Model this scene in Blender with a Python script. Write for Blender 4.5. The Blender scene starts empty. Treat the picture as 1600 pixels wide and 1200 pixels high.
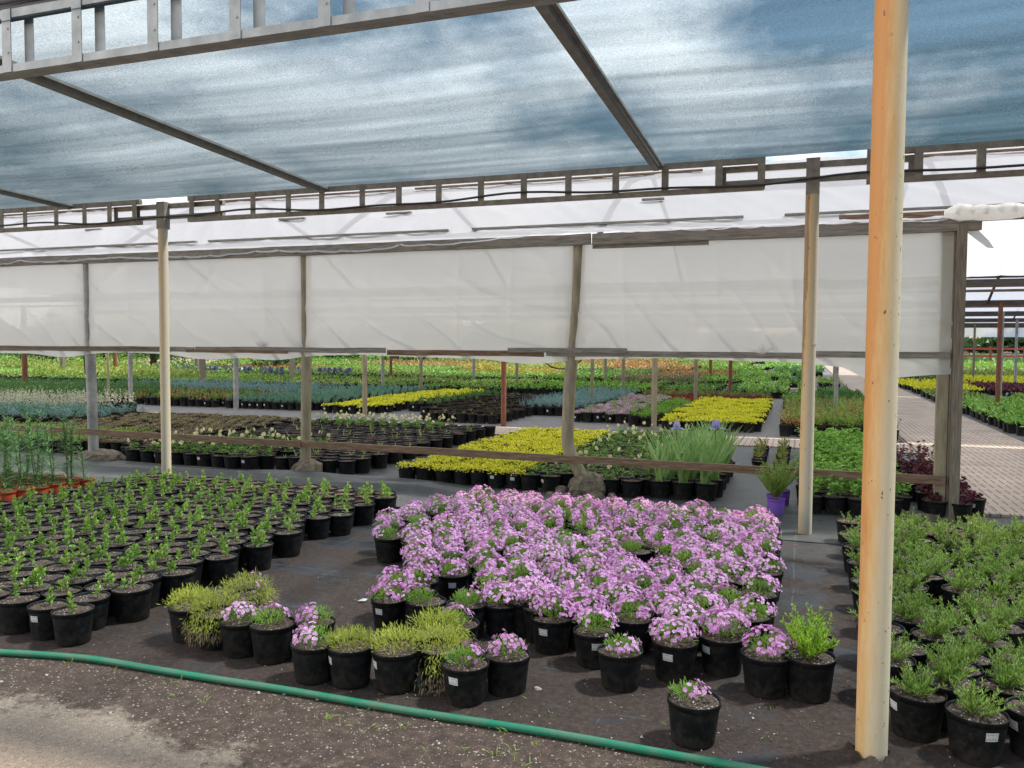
import bpy, math, random
import numpy as np
from mathutils import Vector, Matrix, Euler
R=math.radians
random.seed(7); rng=np.random.default_rng(11)
S=bpy.context.scene
COL=S.collection
# ------------------------------------------------------------------ camera
H=1.6
cam=bpy.data.cameras.new("camera"); co=bpy.data.objects.new("camera",cam); COL.objects.link(co)
cam.sensor_width=36; cam.lens=36*1275/1600; cam.clip_start=.05; cam.clip_end=2000
PITCH,YAW,ROLL=.048,.3417,.0056
co.matrix_world=Matrix.Translation((0,0,H))@Matrix.Rotation(YAW,4,'Z')@Matrix.Rotation(math.pi/2-PITCH,4,'X')@Matrix.Rotation(ROLL,4,'Z')
S.camera=co
S.view_settings.view_transform='Standard'; S.view_settings.look='None'
S.view_settings.exposure=0.80
S.render.resolution_x=1024; S.render.resolution_y=768
cy=S.cycles
try:
    S.render.engine='CYCLES'
    cy.use_denoising=True; cy.max_bounces=10; cy.transparent_max_bounces=24; cy.diffuse_bounces=4
    cy.transmission_bounces=6; cy.sample_clamp_indirect=6; cy.caustics_reflective=False; cy.caustics_refractive=False
except Exception: pass
# ------------------------------------------------------------------ sky and sun
SUN_EL,SUN_AZ=R(58),R(60)      # azimuth measured clockwise from +Y: sun ahead, to the right
W=bpy.data.worlds.new("World"); S.world=W; W.use_nodes=True
nt=W.node_tree; nt.nodes.clear(); N=nt.nodes.new; L=nt.links.new
sky=N('ShaderNodeTexSky'); sky.sky_type='NISHITA'; sky.sun_disc=False
sky.sun_elevation=SUN_EL; sky.sun_rotation=SUN_AZ; sky.air_density=1.6; sky.dust_density=.4; sky.ozone_density=2.5
tc=N('ShaderNodeTexCoord'); sep=N('ShaderNodeSeparateXYZ'); L(tc.outputs['Generated'],sep.inputs[0])
ad=N('ShaderNodeMath'); ad.operation='ADD'; ad.inputs[1].default_value=.22; L(sep.outputs['Z'],ad.inputs[0])
dv=N('ShaderNodeVectorMath'); dv.operation='DIVIDE'; L(tc.outputs['Generated'],dv.inputs[0])
cb=N('ShaderNodeCombineXYZ'); [L(ad.outputs[0],cb.inputs[i]) for i in range(3)]; L(cb.outputs[0],dv.inputs[1])
no=N('ShaderNodeTexNoise'); no.inputs['Scale'].default_value=1.45; no.inputs['Detail'].default_value=7; no.inputs['Roughness'].default_value=.56
mp=N('ShaderNodeMapping'); mp.inputs['Location'].default_value=(1.9,.35,0); L(dv.outputs[0],mp.inputs[0]); L(mp.outputs[0],no.inputs['Vector'])
# more cloud towards -X (the left of the view)
gx=N('ShaderNodeMath'); gx.operation='MULTIPLY_ADD'; gx.inputs[1].default_value=-.24; L(sep.outputs['X'],gx.inputs[0]); L(no.outputs['Fac'],gx.inputs[2])
rp=N('ShaderNodeValToRGB'); rp.color_ramp.elements[0].position=.50; rp.color_ramp.elements[1].position=.66
L(gx.outputs[0],rp.inputs[0])
no2=N('ShaderNodeTexNoise'); no2.inputs['Scale'].default_value=3; no2.inputs['Detail'].default_value=5; L(dv.outputs[0],no2.inputs['Vector'])
cr=N('ShaderNodeMix'); cr.data_type='RGBA'; cr.inputs['A'].default_value=(9,10,12,1); cr.inputs['B'].default_value=(20,19.6,19.4,1); L(no2.outputs['Fac'],cr.inputs['Factor'])
mx=N('ShaderNodeMix'); mx.data_type='RGBA'; L(rp.outputs[0],mx.inputs['Factor']); L(sky.outputs[0],mx.inputs['A']); L(cr.outputs['Result'],mx.inputs['B'])
bg=N('ShaderNodeBackground'); bg.inputs['Strength'].default_value=.09; wb=N('ShaderNodeMix'); wb.data_type='RGBA'; wb.blend_type='MULTIPLY'; wb.inputs['Factor'].default_value=1; wb.inputs['B'].default_value=(1.05,1.0,.92,1); L(mx.outputs['Result'],wb.inputs['A']); L(wb.outputs['Result'],bg.inputs['Color'])
ow=N('ShaderNodeOutputWorld'); L(bg.outputs[0],ow.inputs[0])
sl=bpy.data.lights.new("sun",'SUN'); sl.energy=3.4; sl.angle=R(4); sl.color=(1,.94,.85)
so=bpy.data.objects.new("sun",sl); COL.objects.link(so)
sd=Vector((math.sin(SUN_AZ)*math.cos(SUN_EL),math.cos(SUN_AZ)*math.cos(SUN_EL),math.sin(SUN_EL)))
so.rotation_euler=sd.to_track_quat('Z','Y').to_euler()

# ------------------------------------------------------------------ view test (only to skip what lies outside the frame)
cp,sp=math.cos(PITCH),math.sin(PITCH);cyw,syw=math.cos(YAW),math.sin(YAW)
FW=np.array([-syw*cp,cyw*cp,-sp]); RT=np.array([cyw,syw,0]); UP=np.cross(RT,FW)
def seen(x,y,z=.1,m=60):
    v=np.array([x,y,z-H]); d=v@FW
    if d<.3: return False
    px=800+1275*(v@RT)/d; py=600-1275*(v@UP)/d
    return -m<px<1600+m and py<1200+m*2.2
# ------------------------------------------------------------------ materials
MATS={}
def newmat(name):
    m=bpy.data.materials.new(name); m.use_nodes=True; m.node_tree.nodes.clear(); MATS[name]=m
    return m,m.node_tree.nodes.new,m.node_tree.links.new
def c4(c): return (c[0],c[1],c[2],1)
def ramp(N,stops):
    r=N('ShaderNodeValToRGB'); e=r.color_ramp.elements
    while len(e)<len(stops): e.new(.5)
    for i,(p,c) in enumerate(stops): e[i].position=p; e[i].color=c4(c)
    return r
def leaf(name,c1,c2,c3=None,tr=.3,rough=.5):
    m,N,L=newmat(name)
    g=N('ShaderNodeNewGeometry'); oi=N('ShaderNodeObjectInfo')
    a=N('ShaderNodeMath'); a.operation='MULTIPLY_ADD'; a.inputs[1].default_value=.62
    b=N('ShaderNodeMath'); b.operation='MULTIPLY'; b.inputs[1].default_value=.38
    L(g.outputs['Random Per Island'],a.inputs[0]); L(oi.outputs['Random'],b.inputs[0]); L(b.outputs[0],a.inputs[2])
    r=ramp(N,[(0,c1),(.6,c2),(1,c3 or c2)]); L(a.outputs[0],r.inputs[0])
    p=N('ShaderNodeBsdfPrincipled'); p.inputs['Roughness'].default_value=rough; p.inputs['Specular IOR Level'].default_value=.35
    t=N('ShaderNodeBsdfTranslucent'); L(r.outputs[0],p.inputs['Base Color']); L(r.outputs[0],t.inputs['Color'])
    mx=N('ShaderNodeMixShader'); mx.inputs[0].default_value=tr; L(p.outputs[0],mx.inputs[1]); L(t.outputs[0],mx.inputs[2])
    o=N('ShaderNodeOutputMaterial'); L(mx.outputs[0],o.inputs[0]); return m
def solid(name,c1,c2=None,scale=8,rough=.6,metal=0,stretch=(1,1,1),bump=0,detail=5,lo=.35,hi=.68,spec=.5,obj=True,rnd=0):
    m,N,L=newmat(name); c2=c2 or c1
    tc=N('ShaderNodeTexCoord'); mp=N('ShaderNodeMapping'); mp.inputs['Scale'].default_value=stretch
    L(tc.outputs['Object'],mp.inputs[0])
    n=N('ShaderNodeTexNoise'); n.inputs['Scale'].default_value=scale; n.inputs['Detail'].default_value=detail; n.inputs['Roughness'].default_value=.62
    L(mp.outputs[0],n.inputs['Vector'])
    r=ramp(N,[(lo,c1),(hi,c2)]); L(n.outputs['Fac'],r.inputs[0])
    p=N('ShaderNodeBsdfPrincipled'); p.inputs['Roughness'].default_value=rough; p.inputs['Metallic'].default_value=metal; p.inputs['Specular IOR Level'].default_value=spec
    src=r.outputs[0]
    if rnd:
        oi=N('ShaderNodeObjectInfo'); h=N('ShaderNodeHueSaturation'); q=N('ShaderNodeMapRange'); q.inputs['To Min'].default_value=1-rnd; q.inputs['To Max'].default_value=1+rnd
        L(oi.outputs['Random'],q.inputs[0]); L(q.outputs[0],h.inputs['Value']); L(src,h.inputs['Color']); src=h.outputs[0]
    L(src,p.inputs['Base Color'])
    if bump:
        b=N('ShaderNodeBump'); b.inputs['Strength'].default_value=bump; b.inputs['Distance'].default_value=.01; L(n.outputs['Fac'],b.inputs['Height']); L(b.outputs[0],p.inputs['Normal'])
    o=N('ShaderNodeOutputMaterial'); L(p.outputs[0],o.inputs[0]); return m

# black pot plastic: dusty, soil splashes low down
def potmat(name,base,dust):
    m,N,L=newmat(name)
    tc=N('ShaderNodeTexCoord'); oi=N('ShaderNodeObjectInfo')
    ofs=N('ShaderNodeVectorMath'); ofs.operation='ADD'; L(tc.outputs['Object'],ofs.inputs[0])
    cb=N('ShaderNodeCombineXYZ'); ml=N('ShaderNodeMath'); ml.operation='MULTIPLY'; ml.inputs[1].default_value=37; L(oi.outputs['Random'],ml.inputs[0]); L(ml.outputs[0],cb.inputs[0]); L(cb.outputs[0],ofs.inputs[1])
    n=N('ShaderNodeTexNoise'); n.inputs['Scale'].default_value=28; n.inputs['Detail'].default_value=6; n.inputs['Roughness'].default_value=.7; L(ofs.outputs[0],n.inputs['Vector'])
    sp=N('ShaderNodeSeparateXYZ'); L(tc.outputs['Object'],sp.inputs[0])
    z=N('ShaderNodeMapRange'); z.inputs['From Min'].default_value=0; z.inputs['From Max'].default_value=.11; z.inputs['To Min'].default_value=.22; z.inputs['To Max'].default_value=0; L(sp.outputs['Z'],z.inputs[0])
    a=N('ShaderNodeMath'); a.operation='ADD'; L(n.outputs['Fac'],a.inputs[0]); L(z.outputs[0],a.inputs[1])
    r=ramp(N,[(.5,base),(.78,dust)]); L(a.outputs[0],r.inputs[0])
    p=N('ShaderNodeBsdfPrincipled'); L(r.outputs[0],p.inputs['Base Color'])
    rr=N('ShaderNodeMapRange'); rr.inputs['To Min'].default_value=.38; rr.inputs['To Max'].default_value=.75; L(a.outputs[0],rr.inputs[0]); L(rr.outputs[0],p.inputs['Roughness'])
    p.inputs['Specular IOR Level'].default_value=.22
    o=N('ShaderNodeOutputMaterial'); L(p.outputs[0],o.inputs[0]); return m
M_pot=potmat('pot black',(.006,.0065,.008),(.040,.033,.028))
M_orange=potmat('pot terracotta plastic',(.52,.075,.035),(.36,.10,.06))
M_red=potmat('pot red plastic',(.36,.055,.04),(.25,.08,.06))
M_purple=potmat('pot purple',(.25,.11,.56),(.24,.14,.44))
# potting soil with white perlite grains
def soilmat():
    m,N,L=newmat('potting soil')
    tc=N('ShaderNodeTexCoord'); oi=N('ShaderNodeObjectInfo')
    n=N('ShaderNodeTexNoise'); n.inputs['Scale'].default_value=70; n.inputs['Detail'].default_value=5; L(tc.outputs['Object'],n.inputs['Vector'])
    r=ramp(N,[(.32,(.018,.011,.008)),(.66,(.115,.072,.048))]); L(n.outputs['Fac'],r.inputs[0])
    v=N('ShaderNodeTexVoronoi'); v.inputs['Scale'].default_value=105; L(tc.outputs['Object'],v.inputs['Vector'])
    s=N('ShaderNodeSeparateColor'); L(v.outputs['Color'],s.inputs[0])
    g=N('ShaderNodeMath'); g.operation='GREATER_THAN'; g.inputs[1].default_value=.86; L(s.outputs[0],g.inputs[0])
    d=N('ShaderNodeMath'); d.operation='LESS_THAN'; d.inputs[1].default_value=.36; L(v.outputs['Distance'],d.inputs[0])
    k=N('ShaderNodeMath'); k.operation='MULTIPLY'; L(g.outputs[0],k.inputs[0]); L(d.outputs[0],k.inputs[1])
    mx=N('ShaderNodeMix'); mx.data_type='RGBA'; mx.inputs['B'].default_value=(.5,.44,.37,1); L(k.outputs[0],mx.inputs['Factor']); L(r.outputs[0],mx.inputs['A'])
    p=N('ShaderNodeBsdfPrincipled'); p.inputs['Roughness'].default_value=.9; L(mx.outputs['Result'],p.inputs['Base Color'])
    b=N('ShaderNodeBump'); b.inputs['Strength'].default_value=.9; b.inputs['Distance'].default_value=.006; L(n.outputs['Fac'],b.inputs['Height']); L(b.outputs[0],p.inputs['Normal'])
    o=N('ShaderNodeOutputMaterial'); L(p.outputs[0],o.inputs[0]); return m
M_soil=soilmat()
# price sticker: white with rows of fine dark print and bars
def stickermat():
    m,N,L=newmat('printed sticker')
    tc=N('ShaderNodeTexCoord'); sp=N('ShaderNodeSeparateXYZ'); L(tc.outputs['UV'],sp.inputs[0])
    def band(lo,hi):
        a=N('ShaderNodeMath'); a.operation='GREATER_THAN'; a.inputs[1].default_value=lo; L(sp.outputs['Y'],a.inputs[0])
        b=N('ShaderNodeMath'); b.operation='LESS_THAN'; b.inputs[1].default_value=hi; L(sp.outputs['Y'],b.inputs[0])
        k=N('ShaderNodeMath'); k.operation='MULTIPLY'; L(a.outputs[0],k.inputs[0]); L(b.outputs[0],k.inputs[1]); return k
    tot=None
    for lo,hi,sc,th in ((.74,.86,26,.45),(.55,.63,34,.5),(.40,.47,30,.5),(.10,.32,60,.5)):
        k=band(lo,hi)
        cmb=N('ShaderNodeCombineXYZ'); L(sp.outputs['X'],cmb.inputs[0]); cmb.inputs[1].default_value=lo*9
        n=N('ShaderNodeTexNoise'); n.inputs['Scale'].default_value=sc; n.inputs['Detail'].default_value=0; L(cmb.outputs[0],n.inputs['Vector'])
        t=N('ShaderNodeMath'); t.operation='GREATER_THAN'; t.inputs[1].default_value=th; L(n.outputs['Fac'],t.inputs[0])
        q=N('ShaderNodeMath'); q.operation='MULTIPLY'; L(k.outputs[0],q.inputs[0]); L(t.outputs[0],q.inputs[1])
        if tot is None: tot=q
        else:
            s=N('ShaderNodeMath'); s.operation='ADD'; L(tot.outputs[0],s.inputs[0]); L(q.outputs[0],s.inputs[1]); tot=s
    mx=N('ShaderNodeMix'); mx.data_type='RGBA'; mx.inputs['A'].default_value=(.72,.72,.70,1); mx.inputs['B'].default_value=(.10,.10,.11,1); L(tot.outputs[0],mx.inputs['Factor'])
    p=N('ShaderNodeBsdfPrincipled'); p.inputs['Roughness'].default_value=.55; L(mx.outputs['Result'],p.inputs['Base Color'])
    o=N('ShaderNodeOutputMaterial'); L(p.outputs[0],o.inputs[0]); return m
M_stick=stickermat()
M_white=solid('white tag',(.7,.7,.68),rough=.6)
M_cut=leaf('cutting leaf',(.17,.32,.05),(.31,.50,.085),(.48,.60,.17))
M_bud=leaf('pale bud',(.30,.26,.15),(.38,.33,.20))
M_stem=solid('stem',(.10,.13,.04),(.20,.13,.07),rough=.7)
M_phg=leaf('phlox leaf',(.14,.26,.035),(.25,.43,.06),(.38,.56,.09))
M_pink=leaf('phlox petal',(.54,.20,.46),(.78,.39,.70),(.90,.66,.84),tr=.3)
M_eye=solid('phlox eye',(.35,.05,.30))
M_moss=leaf('yellow moss leaf',(.26,.30,.04),(.46,.50,.07),(.58,.58,.12))
M_dry=leaf('dry thatch',(.16,.11,.055),(.36,.27,.15))
M_straw=leaf('faded olive leaf',(.20,.13,.06),(.24,.24,.09),(.36,.38,.14))
M_lime=leaf('lime leaf',(.20,.38,.025),(.36,.56,.04),(.50,.66,.08))
M_ros=leaf('grey green needle',(.16,.28,.045),(.27,.43,.07),(.42,.56,.14))
M_lily=leaf('lily leaf',(.08,.20,.06),(.15,.33,.10),(.22,.42,.13))
M_iris=leaf('iris leaf',(.13,.27,.08),(.25,.42,.13),(.40,.56,.20))
M_irisf=leaf('iris petal',(.30,.28,.55),(.48,.45,.72),(.62,.58,.82),tr=.4)
M_col=leaf('columbine leaf',(.08,.19,.03),(.17,.33,.05),(.26,.42,.08))
M_colf=leaf('columbine petal',(.72,.68,.30),(.82,.78,.46),(.85,.82,.62),tr=.35)
M_yel=leaf('yellow leaf',(.54,.56,.02),(.78,.76,.03),(.86,.84,.08))
M_yel2=leaf('golden leaf',(.34,.20,.03),(.46,.36,.05),(.52,.46,.10))
M_hos=leaf('fresh green leaf',(.12,.30,.04),(.26,.50,.08),(.42,.64,.16))
M_heu=leaf('dark red leaf',(.06,.012,.025),(.14,.03,.05),(.30,.07,.09))
M_blue=leaf('blue green needle',(.14,.27,.25),(.22,.38,.36),(.34,.50,.47))
M_teal=leaf('teal needle',(.09,.23,.15),(.16,.33,.22),(.25,.42,.29))
M_green=leaf('green leaf',(.05,.14,.03),(.10,.24,.05),(.18,.34,.08))
M_bright=leaf('bright green leaf',(.12,.28,.03),(.22,.44,.05),(.32,.54,.09))
M_ygreen=leaf('yellow green leaf',(.16,.26,.05),(.29,.39,.07),(.42,.48,.12))
M_bayroof=None
M_mix=leaf('reddish green leaf',(.30,.12,.07),(.17,.21,.08),(.27,.30,.14))
M_silver=leaf('silver leaf',(.34,.38,.26),(.52,.54,.38),(.66,.66,.50))
M_orf=leaf('orange leaf',(.40,.16,.06),(.42,.27,.09),(.42,.38,.14))
M_dark=leaf('dark foliage',(.02,.05,.015),(.05,.11,.03),(.09,.17,.05))
M_pale=leaf('pale pink bloom',(.42,.26,.38),(.58,.40,.50),(.70,.58,.62))
M_galv=solid('galvanised steel',(.27,.29,.30),(.42,.44,.45),scale=9,rough=.5,metal=.35,stretch=(1,1,1),bump=.1)
M_galvd=solid('painted steel',(.20,.175,.14),(.34,.30,.24),scale=12,rough=.6,metal=.2)
M_wood=solid('weathered wood',(.16,.145,.12),(.34,.31,.27),scale=5,rough=.85,stretch=(1.2,14,14),bump=.6)
M_woodb=solid('brown wood',(.13,.07,.04),(.30,.20,.13),scale=5,rough=.85,stretch=(1.2,14,14),bump=.6)
M_woodp=solid('old post wood',(.14,.12,.09),(.30,.25,.19),scale=6,rough=.85,stretch=(14,14,1),bump=.6)
M_redp=solid('red brown post',(.16,.05,.025),(.28,.11,.06),scale=7,rough=.7,stretch=(6,6,1))
M_tanp=solid('tan pipe',(.23,.19,.12),(.36,.31,.21),scale=6,rough=.55,stretch=(3,3,.7))
M_greyp=solid('grey pipe',(.22,.22,.21),(.42,.42,.41),scale=6,rough=.5,metal=.2)
M_darkb=solid('dark beam',(.05,.045,.04),(.12,.105,.09),scale=4,rough=.85,stretch=(1,10,10))
M_stone=solid('footing concrete',(.08,.065,.045),(.25,.20,.14),scale=16,rough=.95,bump=1,detail=8)
M_black=solid('black pipe',(.02,.02,.02),(.05,.05,.05),rough=.5)
M_bark=solid('bark',(.07,.05,.035),(.16,.12,.08),rough=.9)
M_rim=solid('tile edge',(.10,.085,.07),(.18,.15,.13),rough=.9)

# rust-stained cream posts: rust is a stain on one side with drips and specks
def rustpost(name,amount,cream=(.76,.64,.44),rust=(.60,.27,.075),axis=(-1,-.35)):
    m,N,L=newmat(name)
    tc=N('ShaderNodeTexCoord'); sp=N('ShaderNodeSeparateXYZ'); L(tc.outputs['Object'],sp.inputs[0])
    g=N('ShaderNodeVectorMath'); g.operation='DOT_PRODUCT'; g.inputs[1].default_value=(axis[0]*9,axis[1]*9,0); L(tc.outputs['Object'],g.inputs[0])
    mp=N('ShaderNodeMapping'); mp.inputs['Scale'].default_value=(9,9,1.1); L(tc.outputs['Object'],mp.inputs[0])
    n=N('ShaderNodeTexNoise'); n.inputs['Scale'].default_value=1.9; n.inputs['Detail'].default_value=10; n.inputs['Roughness'].default_value=.78; L(mp.outputs[0],n.inputs['Vector'])
    a=N('ShaderNodeMath'); a.operation='ADD'; L(g.outputs['Value'],a.inputs[0]); L(n.outputs['Fac'],a.inputs[1])
    zz=N('ShaderNodeMapRange'); zz.inputs['From Min'].default_value=.2; zz.inputs['From Max'].default_value=2.2; zz.inputs['To Min'].default_value=-.28; zz.inputs['To Max'].default_value=.08; L(sp.outputs['Z'],zz.inputs[0])
    b=N('ShaderNodeMath'); b.operation='ADD'; L(a.outputs[0],b.inputs[0]); L(zz.outputs[0],b.inputs[1])
    r=ramp(N,[(.34,cream),(.34+.36/amount,(.72,.47,.21)),(min(.99,.34+.62/amount),rust)]); L(b.outputs[0],r.inputs[0])
    v=N('ShaderNodeTexNoise'); v.inputs['Scale'].default_value=55; v.inputs['Detail'].default_value=3; 
    mp2=N('ShaderNodeMapping'); mp2.inputs['Scale'].default_value=(1,1,.5); L(tc.outputs['Object'],mp2.inputs[0]); L(mp2.outputs[0],v.inputs['Vector'])
    r2=ramp(N,[(.675,(0,0,0)),(.73,(1,1,1))]); L(v.outputs['Fac'],r2.inputs[0])
    mx=N('ShaderNodeMix'); mx.data_type='RGBA'; mx.inputs['B'].default_value=(.16,.085,.04,1); L(r2.outputs[0],mx.inputs['Factor']); L(r.outputs[0],mx.inputs['A'])
    p=N('ShaderNodeBsdfPrincipled'); p.inputs['Roughness'].default_value=.5; L(mx.outputs['Result'],p.inputs['Base Color'])
    bm=N('ShaderNodeBump'); bm.inputs['Strength'].default_value=.25; bm.inputs['Distance'].default_value=.004; L(v.outputs['Fac'],bm.inputs['Height']); L(bm.outputs[0],p.inputs['Normal'])
    o=N('ShaderNodeOutputMaterial'); L(p.outputs[0],o.inputs[0]); return m
M_postn=rustpost('cream post with heavy rust',1.0)
M_postb=rustpost('cream post with light rust',.62,cream=(.56,.50,.38),rust=(.36,.22,.10))

# polythene film
def film(name,tp,tl,col=(.86,.87,.88),stretch=(1,1,1),gloss=.08):
    m,N,L=newmat(name)
    tc=N('ShaderNodeTexCoord'); mp=N('ShaderNodeMapping'); mp.inputs['Scale'].default_value=stretch; L(tc.outputs['Object'],mp.inputs[0])
    n=N('ShaderNodeTexNoise'); n.inputs['Scale'].default_value=1.3; n.inputs['Detail'].default_value=6; n.inputs['Distortion'].default_value=.6; L(mp.outputs[0],n.inputs['Vector'])
    q=N('ShaderNodeMapRange'); q.inputs['From Min'].default_value=.3; q.inputs['From Max'].default_value=.7; q.inputs['To Min'].default_value=tp*1.25; q.inputs['To Max'].default_value=tp*.7; L(n.outputs['Fac'],q.inputs[0])
    t=N('ShaderNodeBsdfTransparent'); t.inputs[0].default_value=(.97,.98,1,1)
    d=N('ShaderNodeBsdfDiffuse'); d.inputs[0].default_value=c4(col)
    s=N('ShaderNodeBsdfTranslucent'); s.inputs[0].default_value=c4(col)
    g=N('ShaderNodeBsdfGlossy'); g.inputs['Roughness'].default_value=.28
    m1=N('ShaderNodeMixShader'); m1.inputs[0].default_value=tl; L(d.outputs[0],m1.inputs[1]); L(s.outputs[0],m1.inputs[2])
    m3=N('ShaderNodeMixShader'); m3.inputs[0].default_value=gloss; L(m1.outputs[0],m3.inputs[1]); L(g.outputs[0],m3.inputs[2])
    m2=N('ShaderNodeMixShader'); L(q.outputs[0],m2.inputs[0]); L(m3.outputs[0],m2.inputs[1]); L(t.outputs[0],m2.inputs[2])
    o=N('ShaderNodeOutputMaterial'); L(m2.outputs[0],o.inputs[0]); return m
M_film=film('side film',.06,.64,col=(.90,.885,.85),stretch=(.5,1,1.6),gloss=.10)
M_roof=film('roof film',.16,.60,stretch=(2.5,.5,1),col=(.76,.76,.80),gloss=.06)

# knitted shade net: dark tapes with open gaps, denser where it lies in folds
def netmat():
    m,N,L=newmat('shade net')
    tc=N('ShaderNodeTexCoord')
    mp=N('ShaderNodeMapping'); mp.inputs['Scale'].default_value=(.13,1.7,1); L(tc.outputs['Object'],mp.inputs[0])
    n=N('ShaderNodeTexNoise'); n.inputs['Scale'].default_value=3.0; n.inputs['Detail'].default_value=8; n.inputs['Roughness'].default_value=.7; L(mp.outputs[0],n.inputs['Vector'])
    w=N('ShaderNodeTexNoise'); w.inputs['Scale'].default_value=110; w.inputs['Detail'].default_value=1
    mw=N('ShaderNodeMapping'); mw.inputs['Scale'].default_value=(.9,1.2,1); L(tc.outputs['Object'],mw.inputs[0]); L(mw.outputs[0],w.inputs['Vector'])
    lw=N('ShaderNodeLayerWeight'); lw.inputs['Blend'].default_value=.5
    # cover of the weave seen along its slope: 1-(1-c)^(1/cos)
    q=N('ShaderNodeMapRange'); q.inputs['From Min'].default_value=.2; q.inputs['From Max'].default_value=.8; q.inputs['To Min'].default_value=-.07; q.inputs['To Max'].default_value=.07; L(n.outputs['Fac'],q.inputs[0])
    q2=N('ShaderNodeMapRange'); q2.inputs['From Min'].default_value=.3; q2.inputs['From Max'].default_value=.7; q2.inputs['To Min'].default_value=-.08; q2.inputs['To Max'].default_value=.08; L(w.outputs['Fac'],q2.inputs[0])
    f=N('ShaderNodeMapRange'); f.inputs['From Min'].default_value=.30; f.inputs['From Max'].default_value=.80; f.inputs['To Min'].default_value=.76; f.inputs['To Max'].default_value=.12; L(lw.outputs['Facing'],f.inputs[0])
    a=N('ShaderNodeMath'); a.operation='ADD'; L(q.outputs[0],a.inputs[0]); L(q2.outputs[0],a.inputs[1])
    b=N('ShaderNodeMath'); b.operation='ADD'; b.use_clamp=True; L(a.outputs[0],b.inputs[0]); L(f.outputs[0],b.inputs[1])
    t=N('ShaderNodeBsdfTransparent'); t.inputs[0].default_value=(.80,.92,1,1)
    d=N('ShaderNodeBsdfDiffuse'); d.inputs[0].default_value=(.025,.05,.07,1)
    s=N('ShaderNodeBsdfTranslucent'); s.inputs[0].default_value=(.025,.05,.068,1)
    m1=N('ShaderNodeMixShader'); m1.inputs[0].default_value=.5; L(d.outputs[0],m1.inputs[1]); L(s.outputs[0],m1.inputs[2])
    m2=N('ShaderNodeMixShader'); L(b.outputs[0],m2.inputs[0]); L(m1.outputs[0],m2.inputs[1]); L(t.outputs[0],m2.inputs[2])
    o=N('ShaderNodeOutputMaterial'); L(m2.outputs[0],o.inputs[0]); return m
M_net=netmat()

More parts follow.
